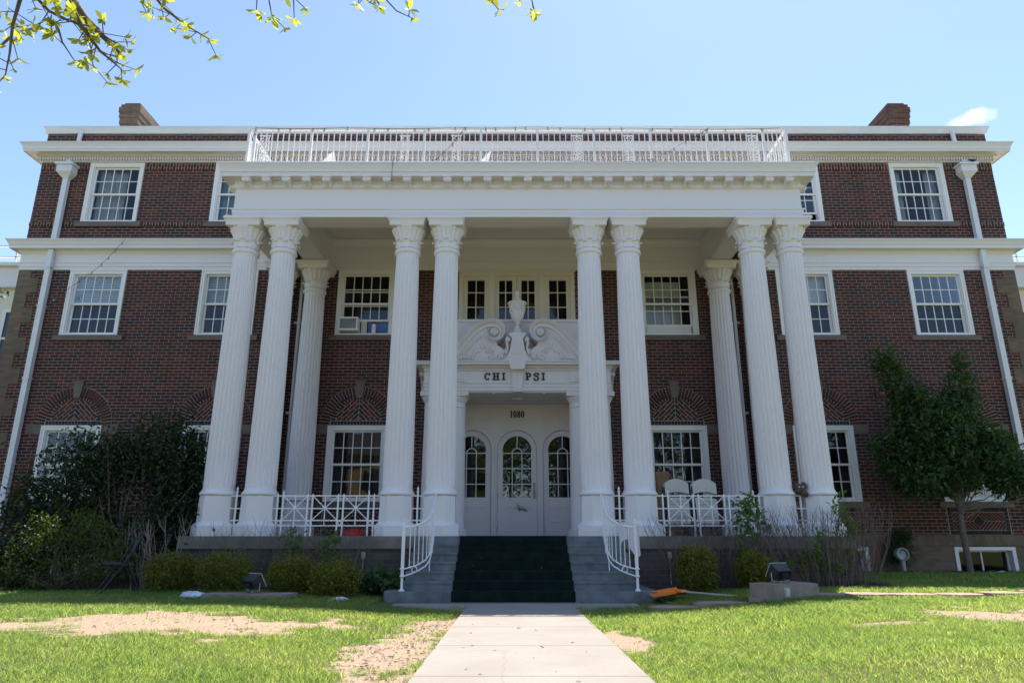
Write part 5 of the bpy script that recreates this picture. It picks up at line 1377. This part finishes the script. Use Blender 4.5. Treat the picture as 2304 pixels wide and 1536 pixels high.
# outlet posts on the porch wall, alarm box, wall fittings
for x, lb in ((-2.66, 'small grey outlet box on the porch wall left of the steps'), (2.82, 'small grey outlet box on the porch wall right of the steps')):
    m = MB().box(-.035, .035, -.045, 0, 0, .11); m.box(-.025, .025, -.055, -.045, .02, .09); m.tube([(0, -.02, 0), (0, -.02, -.45)], .011, 8)
    o = m.build('wall_outlet', M['galv']); o.location = (x, YW - 3.085, .64); tag(o, lb, 'outlet')
al = thing('fire_alarm', 'red square fire alarm on a pale plate on the brick wall', 'fire alarm', (8.72, YW - .005, 4.27))
m = MB().box(-.09, .09, -.045, 0, -.09, .09); m.build('back_plate', M['sandstone'], al); m = MB().box(-.065, .065, -.09, -.045, -.055, .075); m.box(-.045, .045, -.098, -.09, -.03, .05); m.build('sounder', M['alarm'], al)
vh = thing('vent_pipe', 'round grey hooded vent standing by the tan foundation wall', 'vent', (8.42, 15.45, .24))
m = MB().tube([(0, 0, 0), (0, 0, .28)], .05, 12); m.build('pipe', M['grey_metal'], vh, smooth=40); m = MB().disc_y(0, .40, -.06, [(.12, .16), (.135, .10), (.135, 0), (.115, -.01), (.10, .05), (.02, .06)], 24); m.build('hood', M['galv'], vh, smooth=40)
rx = MB().box(-.06, .06, -.05, 0, -.08, .08); rx.box(-.045, .045, -.07, -.05, .0, .06); o = rx.build('hose_valve', M['alarm']); o.location = (8.12, YW - .03, .62); tag(o, 'small red valve box low on the tan foundation wall', 'valve')

# black bird on the right conductor head
bd = thing('bird', 'small black bird perched on the right rainwater head', 'bird', (CX + 11.80, YW - .2, 10.25), R(-60))
m = MB(); prof = [(-.11, .075, .012), (-.08, .08, .03), (-.02, .085, .048), (.04, .10, .045), (.075, .125, .032), (.10, .14, .030), (.125, .14, .018), (.15, .135, .004)]
i0 = 0
for y_, z_2, r in prof:
    for j in range(10): a = 2 * PI * j / 10; m.v.append((r * math.cos(a), y_, z_2 + r * math.sin(a)))
for k in range(len(prof) - 1):
    for j in range(10): m.f.append((k * 10 + j, k * 10 + (j + 1) % 10, (k + 1) * 10 + (j + 1) % 10, (k + 1) * 10 + j))
m.box(-.02, .02, -.20, -.09, .06, .07); m.tube([(-.015, 0, 0), (-.015, .01, .05)], .004, 5); m.tube([(.015, 0, 0), (.015, .01, .05)], .004, 5)
m.build('body', M['black'], bd, smooth=60)

# white resin chairs up on the roof deck
for x, lb in ((-4.05, 'white resin lounger on the roof deck behind the left balustrade'), (-0.55, 'white resin lounger on the roof deck near the middle')):
    t = thing('deck_chair', lb, 'deck chair', (x, 13.75, 8.47), R(-80), 'white loungers on the roof deck')
    m = MB()
    Mt = Matrix.Translation((0, -.35, .32)) @ Matrix.Rotation(R(-38), 4, 'X')
    for k in range(5): m.box(-.26 + k * .107, -.26 + k * .107 + .09, -.012, .012, 0, .62, Mt)
    m.box(-.28, .28, -.02, -.012, .1, .15, Mt); m.box(-.28, .28, -.02, -.012, .45, .5, Mt); m.build('backrest', M['deckwhite'], t)
    m = MB()
    for k in range(8): m.box(-.27, .27, -.33 + k * .12, -.23 + k * .12, .30, .325)
    m.build('seat', M['deckwhite'], t)
    for a in (-.26, .26):
        for b in (-.28, .55): MB().box(a - .025, a + .025, b - .025, b + .025, 0, .30).build('leg', M['deckwhite'], t)

# string lights
def string_lights(pts, label, nb, sag=.0):
    t = thing('string_lights', label, 'string lights', pts[0]); p0 = Vector(pts[0])
    P = [Vector(p) - p0 for p in pts]; fine = []
    for a, b in zip(P[:-1], P[1:]):
        for k in range(8): f = k / 8; q = a.lerp(b, f); q.z -= sag * 4 * f * (1 - f) * (b - a).length; fine.append(q)
    fine.append(P[-1]); MB().tube(fine, .0045, 5).build('cable', M['wire'], t)
    m = MB(); m2 = MB()
    for k in range(nb):
        q = fine[int((k + .5) * (len(fine) - 1) / nb)]
        m.tube([q, q + Vector((0, 0, -.035))], .011, 6); m2.ball(tuple(q + Vector((0, 0, -.055))), .022, 8, 5, (1, 1, 1.3))
    m.build('socket', M['wire'], t); m2.build('bulb', M['bulb'], t)
yr = 12.74
string_lights([(-5.45, yr, 9.37), (-3.5, yr, 9.38), (-1.2, yr, 9.38), (.5, yr, 9.40), (2.6, yr, 9.38), (5.7, yr, 9.37)], 'string of small lights along the top rail of the roof balustrade', 26, .012)
string_lights([(-2.46, 12.55, 8.52), (-2.46, 12.52, 8.3), (-2.47, 12.55, 8.1), (-2.48, 12.58, 7.95)], 'loose end of string lights hanging over the portico frieze', 3)
string_lights([(-1.62, 12.70, 8.56), (-1.25, yr, 9.0), (-1.0, yr, 9.38)], 'string lights running diagonally up the middle of the balustrade', 5, .03)
string_lights([(2.85, 12.70, 8.56), (3.6, yr, 9.0), (4.2, yr, 9.38)], 'string lights running diagonally up the right of the balustrade', 6, .03)
string_lights([(-5.55, 12.70, 9.3), (-4.9, 12.9, 8.85), (-4.5, 12.9, 8.56)], 'string lights drooping inside the left end of the balustrade', 5, .03)
string_lights([(-9.55, 15.55, 8.1), (-10.2, 15.7, 7.4), (-11.3, 15.72, 6.5)], 'thin string lights hanging from the middle cornice past the left window', 8, .03)
string_lights([(.2, 12.70, 8.52), (1.5, 12.68, 8.53), (3.2, 12.68, 8.53), (5.2, 12.7, 8.52)], 'string lights lying along the foot of the balustrade', 12, .0)

# litter on the ground
def crumple(name, x, y, s, seed, mat, label, cat):
    rg = random.Random(seed); m = MB(); n, k8 = 10, 5
    for a in range(k8 + 1):
        th = PI / 2 * a / k8
        for b in range(n): an = 2 * PI * b / n; w = 1 + rg.uniform(-.3, .3); m.v.append((s * math.cos(th) * math.cos(an) * w * 1.6, s * .8 * math.cos(th) * math.sin(an) * w, s * .55 * math.sin(th) * (1 + rg.uniform(-.25, .25))))
    for a in range(k8):
        for b in range(n): m.f.append((a * n + b, a * n + (b + 1) % n, (a + 1) * n + (b + 1) % n, (a + 1) * n + b))
    m.f.append(tuple(range(n))); o = m.build(name, M[mat]); o.location = (x, y, float(gz(x, y)) + .02); tag(o, label, cat)
crumple('plastic_sheet', -4.72, 10.75, .13, 2, 'litter', 'crumpled pale plastic sheet beside the low concrete slab', 'litter')
crumple('crumpled_towel', -2.52, 10.62, .08, 3, 'towel', 'crumpled white rag on the ground left of the steps', 'rag')
crumple('paper_scrap', 10.0, 14.7, .05, 6, 'litter', 'white paper scrap on the grass below the right basement window', 'litter')

# ------------------------------------------------------------------ plants
def leaf_cloud(C, size, rgn, aspect=0.5, upbias=0.6, curl=0.0):
    n = len(C); d = rgn.normal(size=(n, 3)); d[:, 2] -= 0.25; d /= np.linalg.norm(d, axis=1)[:, None]
    u = rgn.normal(size=(n, 3)); u[:, 2] += upbias * 2; u -= (u * d).sum(1)[:, None] * d; u /= np.linalg.norm(u, axis=1)[:, None] + 1e-9
    s = np.cross(d, u); L = (size * rgn.uniform(.65, 1.25, n))[:, None]; W = L * aspect * .5
    v = np.empty((n, 4, 3)); v[:, 0] = C; v[:, 1] = C + d * L * .45 + s * W + u * L * .08; v[:, 2] = C + d * L - u * L * .05; v[:, 3] = C + d * L * .45 - s * W + u * L * .08
    F = np.arange(n)[:, None] * 4 + np.array([[0, 1, 2, 3]])
    return v.reshape(-1, 3), F
def blob_points(blobs, ncl, per, sig, rgn, shell=0.55):
    w = np.array([b[3] * b[4] * b[5] for b in blobs]) ** (2 / 3); w /= w.sum(); out = []
    ch = rgn.choice(len(blobs), ncl, p=w)
    d = rgn.normal(size=(ncl, 3)); d /= np.linalg.norm(d, axis=1)[:, None]
    r = (shell + (1 - shell) * rgn.random(ncl)) ** .6
    B = np.array(blobs)[ch]; c = B[:, :3] + d * r[:, None] * B[:, 3:6]
    k = rgn.poisson(per, ncl) + 1; idx = np.repeat(np.arange(ncl), k)
    return c[idx] + rgn.normal(size=(len(idx), 3)) * sig, c
def plant(name, label, cat, base, blobs, ncl, per, sig, size, lm, bark, seed, limbs=None, group=None, aspect=.5, trunk_r=.04, shell=.5, limb_n=10, crown='crown', floor=None):
    rgn = np.random.default_rng(seed); t = thing(name, label, cat, base, 0, group)
    P, cl = blob_points(blobs, ncl, per, sig, rgn, shell)
    if floor is not None: P = P[P[:, 2] > floor]
    Vv, Fv = leaf_cloud(P, size, rgn, aspect); inst(crown, np_mesh(crown, Vv, Fv, M[lm]), t)
    m = MB()
    if limbs:
        for pts, r0, r1 in limbs: m.tube(pts, [r0 + (r1 - r0) * k / (len(pts) - 1) for k in range(len(pts))], 8)
    for k in range(limb_n):
        e = cl[rgn.integers(len(cl))]; h = max(.05, min(e[2] * .45, 1.2)) * rgn.uniform(.4, 1)
        s = np.array([rgn.normal() * .04, rgn.normal() * .04, h * .5 if not limbs else (limbs[0][0][-1][2] * rgn.uniform(.55, 1))])
        mid = s * .5 + e * .5 + rgn.normal(size=3) * .08; mid[2] -= .05
        m.tube([tuple(s), tuple(mid), tuple(e)], [trunk_r * .5, trunk_r * .3, trunk_r * .12], 5)
    m.build('trunk' if limbs else 'stem', M[bark], t, smooth=60)
    return t
def gb_(x, y): return (x, y, float(gz(x, y)))
# small tree in front of the right-hand windows
plant('small_tree', 'small leafy tree with forked top in front of the right brick wall', 'tree', gb_(9.25, 14.5),
      [(0.1, 0, 2.35, 1.35, .8, .75), (-.6, 0, 2.0, .95, .7, .55), (.85, 0, 2.2, .85, .7, .6), (-.35, .1, 3.1, .75, .6, .6), (-.75, .1, 3.9, .40, .35, .45), (-1.05, .1, 4.35, .33, .3, .38), (-.65, .1, 3.5, .42, .4, .4), (.45, .1, 3.2, .50, .4, .5), (.55, .1, 3.85, .26, .25, .45), (.62, .1, 4.35, .16, .16, .35), (.15, .1, 3.45, .3, .25, .35), (0, 0, 2.7, 1.2, .7, .5), (1.3, 0, 1.9, .5, .5, .4), (-1.0, 0, 2.5, .6, .5, .45)],
      1400, 12, .085, .115, 'leaf_tree', 'bark', 21, [([(0, 0, -.1), (-.03, 0, .8), (0, 0, 1.45), (.02, 0, 1.9)], .065, .045), ([(0, 0, 1.3), (-.25, 0, 2.1), (-.6, .05, 3.2), (-.95, .1, 4.3)], .04, .01), ([(0, 0, 1.35), (.2, 0, 2.1), (.5, .05, 3.2), (.6, .1, 4.4)], .038, .008), ([(0, 0, 1.4), (.5, 0, 1.9), (1.1, 0, 2.3)], .03, .008)], trunk_r=.04, shell=.25, limb_n=26)
# big dark lilac on the left
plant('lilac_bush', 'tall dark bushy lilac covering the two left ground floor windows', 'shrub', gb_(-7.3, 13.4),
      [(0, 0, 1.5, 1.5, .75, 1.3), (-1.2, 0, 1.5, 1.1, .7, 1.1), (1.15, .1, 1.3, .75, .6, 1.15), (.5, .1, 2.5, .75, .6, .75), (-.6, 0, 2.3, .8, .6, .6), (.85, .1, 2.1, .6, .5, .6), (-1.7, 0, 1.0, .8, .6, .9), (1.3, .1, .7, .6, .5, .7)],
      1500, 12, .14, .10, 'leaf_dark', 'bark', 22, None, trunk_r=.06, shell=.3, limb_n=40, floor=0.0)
plant('young_tree', 'slim dark tree at the left edge before the downpipe', 'tree', gb_(-9.75, 12.2),
      [(-.7, 0, 2.5, .6, .5, .5), (.05, 0, 2.45, .5, .4, .16), (-.6, 0, 1.6, .7, .5, .7), (-.2, 0, 3.0, .3, .3, .12), (-.15, 0, 5.3, .3, .25, .10), (-.25, 0, 4.45, .25, .2, .08), (-.7, 0, 4.9, .4, .3, .3)],
      190, 8, .06, .09, 'leaf_dark', 'bark', 23, [([(-.3, 0, -.1), (-.28, 0, 1.5), (-.3, 0, 3.2), (-.25, 0, 5.3)], .05, .012), ([(-.28, 0, 2.2), (-.1, 0, 2.4), (.35, 0, 2.5)], .02, .006), ([(-.25, 0, 4.9), (-.1, 0, 5.2), (.15, 0, 5.35)], .015, .005), ([(-.28, 0, 4.2), (-.1, 0, 4.4), (.0, 0, 4.5)], .014, .005)], trunk_r=.02, shell=.2, limb_n=12)
# yew mounds
def mound(x, y, rx, ry, h, seed, label, n=380):
    plant('round_hedge', label, 'hedge', gb_(x, y), [(0, 0, h * .5, rx * .92, ry, h * .52), (rx * .35, 0, h * .42, rx * .55, ry * .8, h * .40), (-rx * .35, 0, h * .45, rx * .55, ry * .8, h * .43)], n, 12, .045, .05, 'leaf_yew', 'bark_brown', seed, None, 'round yew hedges in the bed', .42, .02, .62, 12, 'foliage', 0.0)
mound(-5.55, 11.75, .46, .38, .58, 31, 'round yellow green hedge just right of the black chair')
mound(-4.65, 11.7, .50, .40, .60, 32, 'wide yellow green hedge behind the crumpled plastic sheet')
mound(-3.55, 11.6, .42, .38, .56, 33, 'round hedge just right of the left floodlight')
mound(-2.78, 11.35, .42, .38, .54, 34, 'round hedge nearest the left side of the steps')
mound(3.02, 11.75, .34, .34, .72, 35, 'upright round hedge behind the orange shovel handle')
mound(3.98, 11.8, .29, .30, .56, 36, 'small hedge behind the right floodlight')
plant('leafy_bush', 'loose yellow green bush left of the black chair', 'shrub', gb_(-7.55, 12.0), [(0, 0, .75, .55, .45, .45), (-.55, 0, .5, .5, .45, .5), (.55, 0, .65, .5, .45, .52), (-.35, 0, .95, .4, .35, .3), (.25, 0, 1.0, .45, .35, .3), (.75, .1, .4, .45, .4, .4), (0, -.1, .25, .8, .4, .25)], 430, 10, .065, .06, 'leaf_bush', 'bark_brown', 41, None, None, .5, .022, .55, 26, 'foliage', 0.0)
plant('low_bush', 'dark low bush at the far left edge of the bed', 'shrub', gb_(-9.3, 12.4), [(0, 0, .45, .8, .5, .45), (.6, 0, .35, .6, .4, .35)], 330, 11, .07, .07, 'leaf_dark', 'bark_brown', 42, None, None, .5, .03, .5, 12, 'foliage', 0.0)
plant('weed_plant', 'dark leafy weed behind the grey hooded vent', 'plant', gb_(8.5, 15.65), [(0, 0, .45, .35, .15, .4), (.15, 0, .75, .2, .1, .2)], 120, 8, .05, .09, 'leaf_tree', 'bark_brown', 43, None, None, .25, .02, .2, 8, 'foliage', 0.0)
plant('ground_plant', 'broad leaved green plant at the foot of the porch wall left of the steps', 'plant', gb_(-2.2, 11.9), [(0, 0, .2, .4, .3, .2), (.25, 0, .15, .3, .3, .15)], 90, 6, .06, .13, 'leaf_tree', 'bark_brown', 44, None, None, .7, .02, .2, 8, 'foliage', 0.0)

def twig_bush(label, x, y, w, h, n, bark, seed, lean=.5, leaves=0, leaf_c=None, fork=4, r=.008, name='bare_shrub'):
    rg = random.Random(seed); t = thing(name, label, 'shrub', gb_(x, y)); m = MB(); tips = []
    for k in range(n):
        a = rg.uniform(-1, 1); bx = a * w * .42 + rg.uniform(-.05, .05); by = rg.uniform(-.15, .15); hh = h * rg.uniform(.7, 1.05)
        p = [(bx, by, -.03)]; cx_ = bx; cy_ = by
        for j in range(1, 5):
            cx_ += a * w * lean / 4 * .38 + rg.uniform(-.055, .055); cy_ += rg.uniform(-.05, .05); p.append((cx_, cy_, hh * j / 4))
        m.tube(p, [r * 1.2, r * 1.05, r * .9, r * .7, r * .35], 5); tips.append(p[-1])
        for f in range(fork):
            j = rg.choice((1, 2, 3, 3)); q = p[j]; L = hh * rg.uniform(.14, .34); dx = rg.uniform(-.75, .75)
            e = (q[0] + dx * L, q[1] + rg.uniform(-.2, .2) * L, q[2] + L); mid = ((q[0] + e[0]) / 2 + dx * .04, (q[1] + e[1]) / 2, (q[2] + e[2]) / 2 - .01)
            m.tube([q, mid, e], [r * .6, r * .5, r * .25], 4); tips.append(e)
            if rg.random() < .6:
                e2 = (mid[0] - dx * L * .4, mid[1], mid[2] + L * .5); m.tube([mid, e2], [r * .4, r * .2], 4)
    m.build('twigs', M[bark], t)
    if leaves:
        rgn = np.random.default_rng(seed); P, _ = blob_points(leaf_c, leaves, 7, .05, rgn, .1); Vv, Fv = leaf_cloud(P, .10, rgn, .45, .8); inst('foliage', np_mesh('foliage', Vv, Fv, M['leaf_shoot']), t)
twig_bush('pale bare twiggy shrub behind the black chair', -6.05, 12.35, .85, 1.15, 16, 'bark_grey', 51, 1.0, r=.0075)
twig_bush('thin bare twigs against the porch wall under the outer left columns', -4.75, 12.5, 1.5, 1.12, 46, 'bark_brown', 52, .6, r=.0032)
twig_bush('bare shrub with a few green shoots under the left porch railing', -3.3, 12.35, 1.5, 1.1, 75, 'bark_brown', 53, .5, 42, [(-.55, 0, .85, .18, .1, .3), (-.35, 0, .6, .2, .1, .45), (.15, 0, .7, .22, .1, .4), (.3, 0, .45, .25, .1, .35)], r=.0032)
twig_bush('dense bare brown shrub with leafy shoots under the right porch railing', 3.55, 12.3, 1.9, 1.15, 130, 'bark_brown', 54, .6, 75, [(.55, 0, 1.3, .22, .12, .3), (.85, 0, 1.1, .22, .12, .2), (.5, 0, .95, .22, .1, .35), (.7, 0, 1.5, .1, .08, .12), (.45, 0, .5, .2, .1, .4)], r=.0038)
twig_bush('tall bare brown shrub with green shoots below the outer right columns', 5.35, 12.2, 1.9, 1.3, 105, 'bark_brown', 55, .6, 70, [(.35, 0, 1.35, .12, .1, .22), (-.1, 0, .75, .25, .1, .3), (.35, 0, .9, .25, .1, .3), (.1, 0, .4, .45, .15, .35), (-.35, 0, .35, .3, .15, .3)], r=.0050)

# overhanging street tree beside the camera: trunk out of the frame on the left, branches hanging in at the top
ot = thing('overhanging_tree', 'sunlit tree branches with fresh yellow green leaves hanging in from above', 'tree', (-4.6, -1.2, .2))
O = Vector((-4.6, -1.2, .2))
F_ = 1536.0; pp = R(15.85)
def at(u, v, Y):                            # pixel of the photograph at depth Y -> point relative to the tree's base
    a, b = (u - 1152) / F_, (768 - v) / F_; c = math.cos(pp) - b * math.sin(pp)
    return Vector((a * Y / c, Y, 1.03 + Y * (math.sin(pp) + b * math.cos(pp)) / c)) - O
tw = MB(); rg = random.Random(77)
tw.tube([(0, 0, -.2), (.05, .05, 1.0), (0, .1, 2.4), (.1, .3, 3.6), (.2, .8, 4.8)], [.24, .19, .17, .15, .11], 12)
hub = Vector((.2, .8, 4.8))
tips = []                                   # (point, direction, size, count)
def limb(pts, r0, r1, leafy):
    tw.tube(pts, [r0 + (r1 - r0) * k / (len(pts) - 1) for k in range(len(pts))], 7)
    for k in range(len(pts) - 1):
        a, b = pts[k], pts[k + 1]; n = int((b - a).length / .062 * leafy + rg.random())
        for _ in range(n):
            q = a.lerp(b, rg.random()); d = Vector((rg.uniform(-1, 1), rg.uniform(-1, 1), rg.uniform(-.8, .6))).normalized(); e = q + d * rg.uniform(.04, .16)
            tw.tube([q, e], [.004, .003], 4); tips.append((e, d))
    tips.append((pts[-1], (pts[-1] - pts[-2]).normalized()))
L1 = [hub, at(20, -330, 3.0), at(130, -40, 3.8), at(190, 40, 4.0), at(270, 120, 4.15)]
limb(L1, .07, .014, .15)
limb([at(150, -10, 3.85), at(185, 60, 3.9), at(225, 115, 4.0), at(255, 140, 4.0), at(275, 158, 4.05)], .016, .004, 1.9)
limb([at(60, -30, 3.8), at(110, 25, 3.9), at(150, 45, 3.9), at(210, 62, 4.0), at(262, 100, 4.0)], .014, .004, 2.1)
limb([at(130, 60, 3.9), at(140, 95, 3.9), at(168, 138, 3.9)], .008, .003, .25)
limb([at(75, -60, 3.6), at(45, 0, 3.7), at(28, 60, 3.75), at(22, 120, 3.8), at(12, 170, 3.8)], .016, .004, 1.2)
limb([at(22, 85, 3.75), at(0, 105, 3.7), at(-40, 115, 3.6)], .009, .006, .4)
limb([at(195, 60, 4.0), at(205, 115, 4.05), at(210, 150, 4.1)], .006, .003, .7)
limb([at(110, 40, 3.9), at(70, 65, 3.85), at(45, 70, 3.8)], .006, .003, .6)
limb([at(290, -120, 4.0), at(330, -30, 4.2), at(370, 20, 4.25), at(415, 55, 4.3), at(470, 88, 4.35)], .014, .004, 1.9)
limb([at(330, -30, 4.2), at(318, 5, 4.2), at(330, 30, 4.2)], .006, .003, .9)
limb([at(560, -90, 3.4), at(580, -25, 3.4), at(577, 22, 3.4)], .008, .003, .5); limb([at(600, -60, 3.4), at(605, 0, 3.4), at(612, 38, 3.4)], .006, .003, .4)
limb([at(665, -120, 3.6), at(660, -20, 3.6), at(662, 40, 3.6)], .007, .003, .9)
limb([at(780, -80, 3.9), at(860, -10, 3.9), at(892, 25, 3.95), at(925, 40, 4.0)], .007, .003, .3); limb([at(800, -30, 3.9), at(830, 5, 3.9), at(850, 15, 3.9)], .005, .003, .7)
limb([at(1060, -90, 3.2), at(1090, -15, 3.2), at(1122, 22, 3.2)], .006, .003, .9); limb([at(1180, -80, 3.5), at(1195, -10, 3.5), at(1200, 22, 3.5)], .005, .003, .5)
# the unseen upper limbs that carry those twigs
U = Vector((.9, 2.2, 6.3)); tw.tube([hub, hub.lerp(U, .5) + Vector((0, 0, .25)), U], [.11, .09, .07], 8)
for a in (at(75, -60, 3.6), at(60, -30, 3.8), at(290, -120, 4.0)): tw.tube([L1[1], L1[1].lerp(a, .5) + Vector((0, 0, .15)), a], [.04, .025, .015], 6)
for a in (at(560, -90, 3.4), at(600, -60, 3.4), at(665, -120, 3.6), at(780, -80, 3.9), at(800, -30, 3.9), at(1060, -90, 3.2), at(1180, -80, 3.5)): tw.tube([U, U.lerp(a, .55) + Vector((0, 0, .7)), a], [.035, .02, .007], 6)
for k in range(46):
    e = U + Vector((rg.uniform(-3.2, 3.0), rg.uniform(-5.5, -.4), rg.uniform(-.4, 1.9))); tw.tube([U if k % 2 else hub, (U + e) / 2 + Vector((0, 0, .3)), e], [.03, .018, .006], 5)
    for _ in range(9): tips.append((e + Vector((rg.uniform(-.5, .5), rg.uniform(-.5, .5), rg.uniform(-.4, .4))), Vector((0, 0, -1))))
tw.build('trunk', M['bark'], ot, smooth=60)
lv, lf = [], []
for p, d in tips:                           # each tip carries a small palmate spray of lance-shaped leaflets
    ax = (Vector(d) + Vector((0, 0, -.5))).normalized(); a = ax.orthogonal().normalized(); b = ax.cross(a)
    for k in range(rg.choice((4, 5, 5, 6))):
        an = 2 * PI * k / 5.3 + rg.uniform(-.3, .3); dr = (ax * rg.uniform(.3, .9) + (a * math.cos(an) + b * math.sin(an)) * .9).normalized(); L = rg.uniform(.035, .085); W = L * .21
        sd = dr.cross(ax + Vector((.1, .2, .3))).normalized(); up = sd.cross(dr)
        i = len(lv); q = [p, p + dr * L * .3 + sd * W * .8 + up * L * .05, p + dr * L * .62 + sd * W + up * L * .03, p + dr * L - up * L * .10, p + dr * L * .62 - sd * W + up * L * .03, p + dr * L * .3 - sd * W * .8 + up * L * .05]
        lv += [tuple(x_) for x_ in q]; lf.append([i, i + 1, i + 2, i + 3, i + 4, i + 5])
inst('crown', np_mesh('crown', np.array(lv), np.array(lf), M['leaf_near']), ot)

# ------------------------------------------------------------------ across the street (seen in the window glass)
tb = thing('tan_building', 'tan building with grey roof mirrored in the left porch window', 'building', (-8.5, -24, 0))
MB().box(-11, 7.5, -8, 0, -.2, 7.2).build('wall', M['tanwall'], tb)
m = MB().box(-11.3, 7.8, -8.3, .3, 7.2, 7.5); m.poly_y([(-11, 7.5), (7.5, 7.5), (3, 9.4), (-6.5, 9.4)], -6, -1.0); m.build('roof', M['greyroof'], tb)
for z in (1.2, 4.4):
    for k in range(6):
        x = -9.6 + k * 3.0; w = MB().box(x, x + 1.3, 0.0, .05, z, z + 1.6); w.build('window', simple('dark_glass', (.03, .035, .045), .1), tb)
SPOT = ((3.0, -13, 12.5, 'leafy street tree mirrored in the front door glass'), (9.5, -14, 13.5, 'tall street tree mirrored in the right porch window'), (15.5, -13, 12.0, 'street tree mirrored in the far right windows'),
        (-15.5, -13, 12.5, 'street tree mirrored in the far left windows'), (22.5, -15, 14.0, 'distant street tree mirrored behind the others on the right'), (-7.5, -20.3, 6.0, 'low street tree mirrored before the tan building'),
        (0.0, -22, 13.0, 'far street tree mirrored in the middle of the front door'), (-22.5, -15, 13.5, 'street tree mirrored at the far left end of the row'), (6.5, -21, 14.0, 'farther street tree mirrored between the door and the right porch window'))
for k, (x, y_, h, lb) in enumerate(SPOT):
    t = plant('street_tree', lb, 'tree', (x, y_, 0),
          [(0, 0, h * .55, h * .26, h * .26, h * .30), (h * .12, 0, h * .75, h * .2, h * .2, h * .22), (-h * .15, 0, h * .5, h * .2, h * .2, h * .22), (h * .1, 0, h * .36, h * .2, h * .2, h * .16)], 420, 8, .38, .26, 'leaf_back', 'bark', 61 + k,
          [([(0, 0, -.1), (.05, 0, h * .2), (0, 0, h * .45), (.1, 0, h * .8)], .2, .05)], 'street trees across the road', .6, .16, .2, 40)
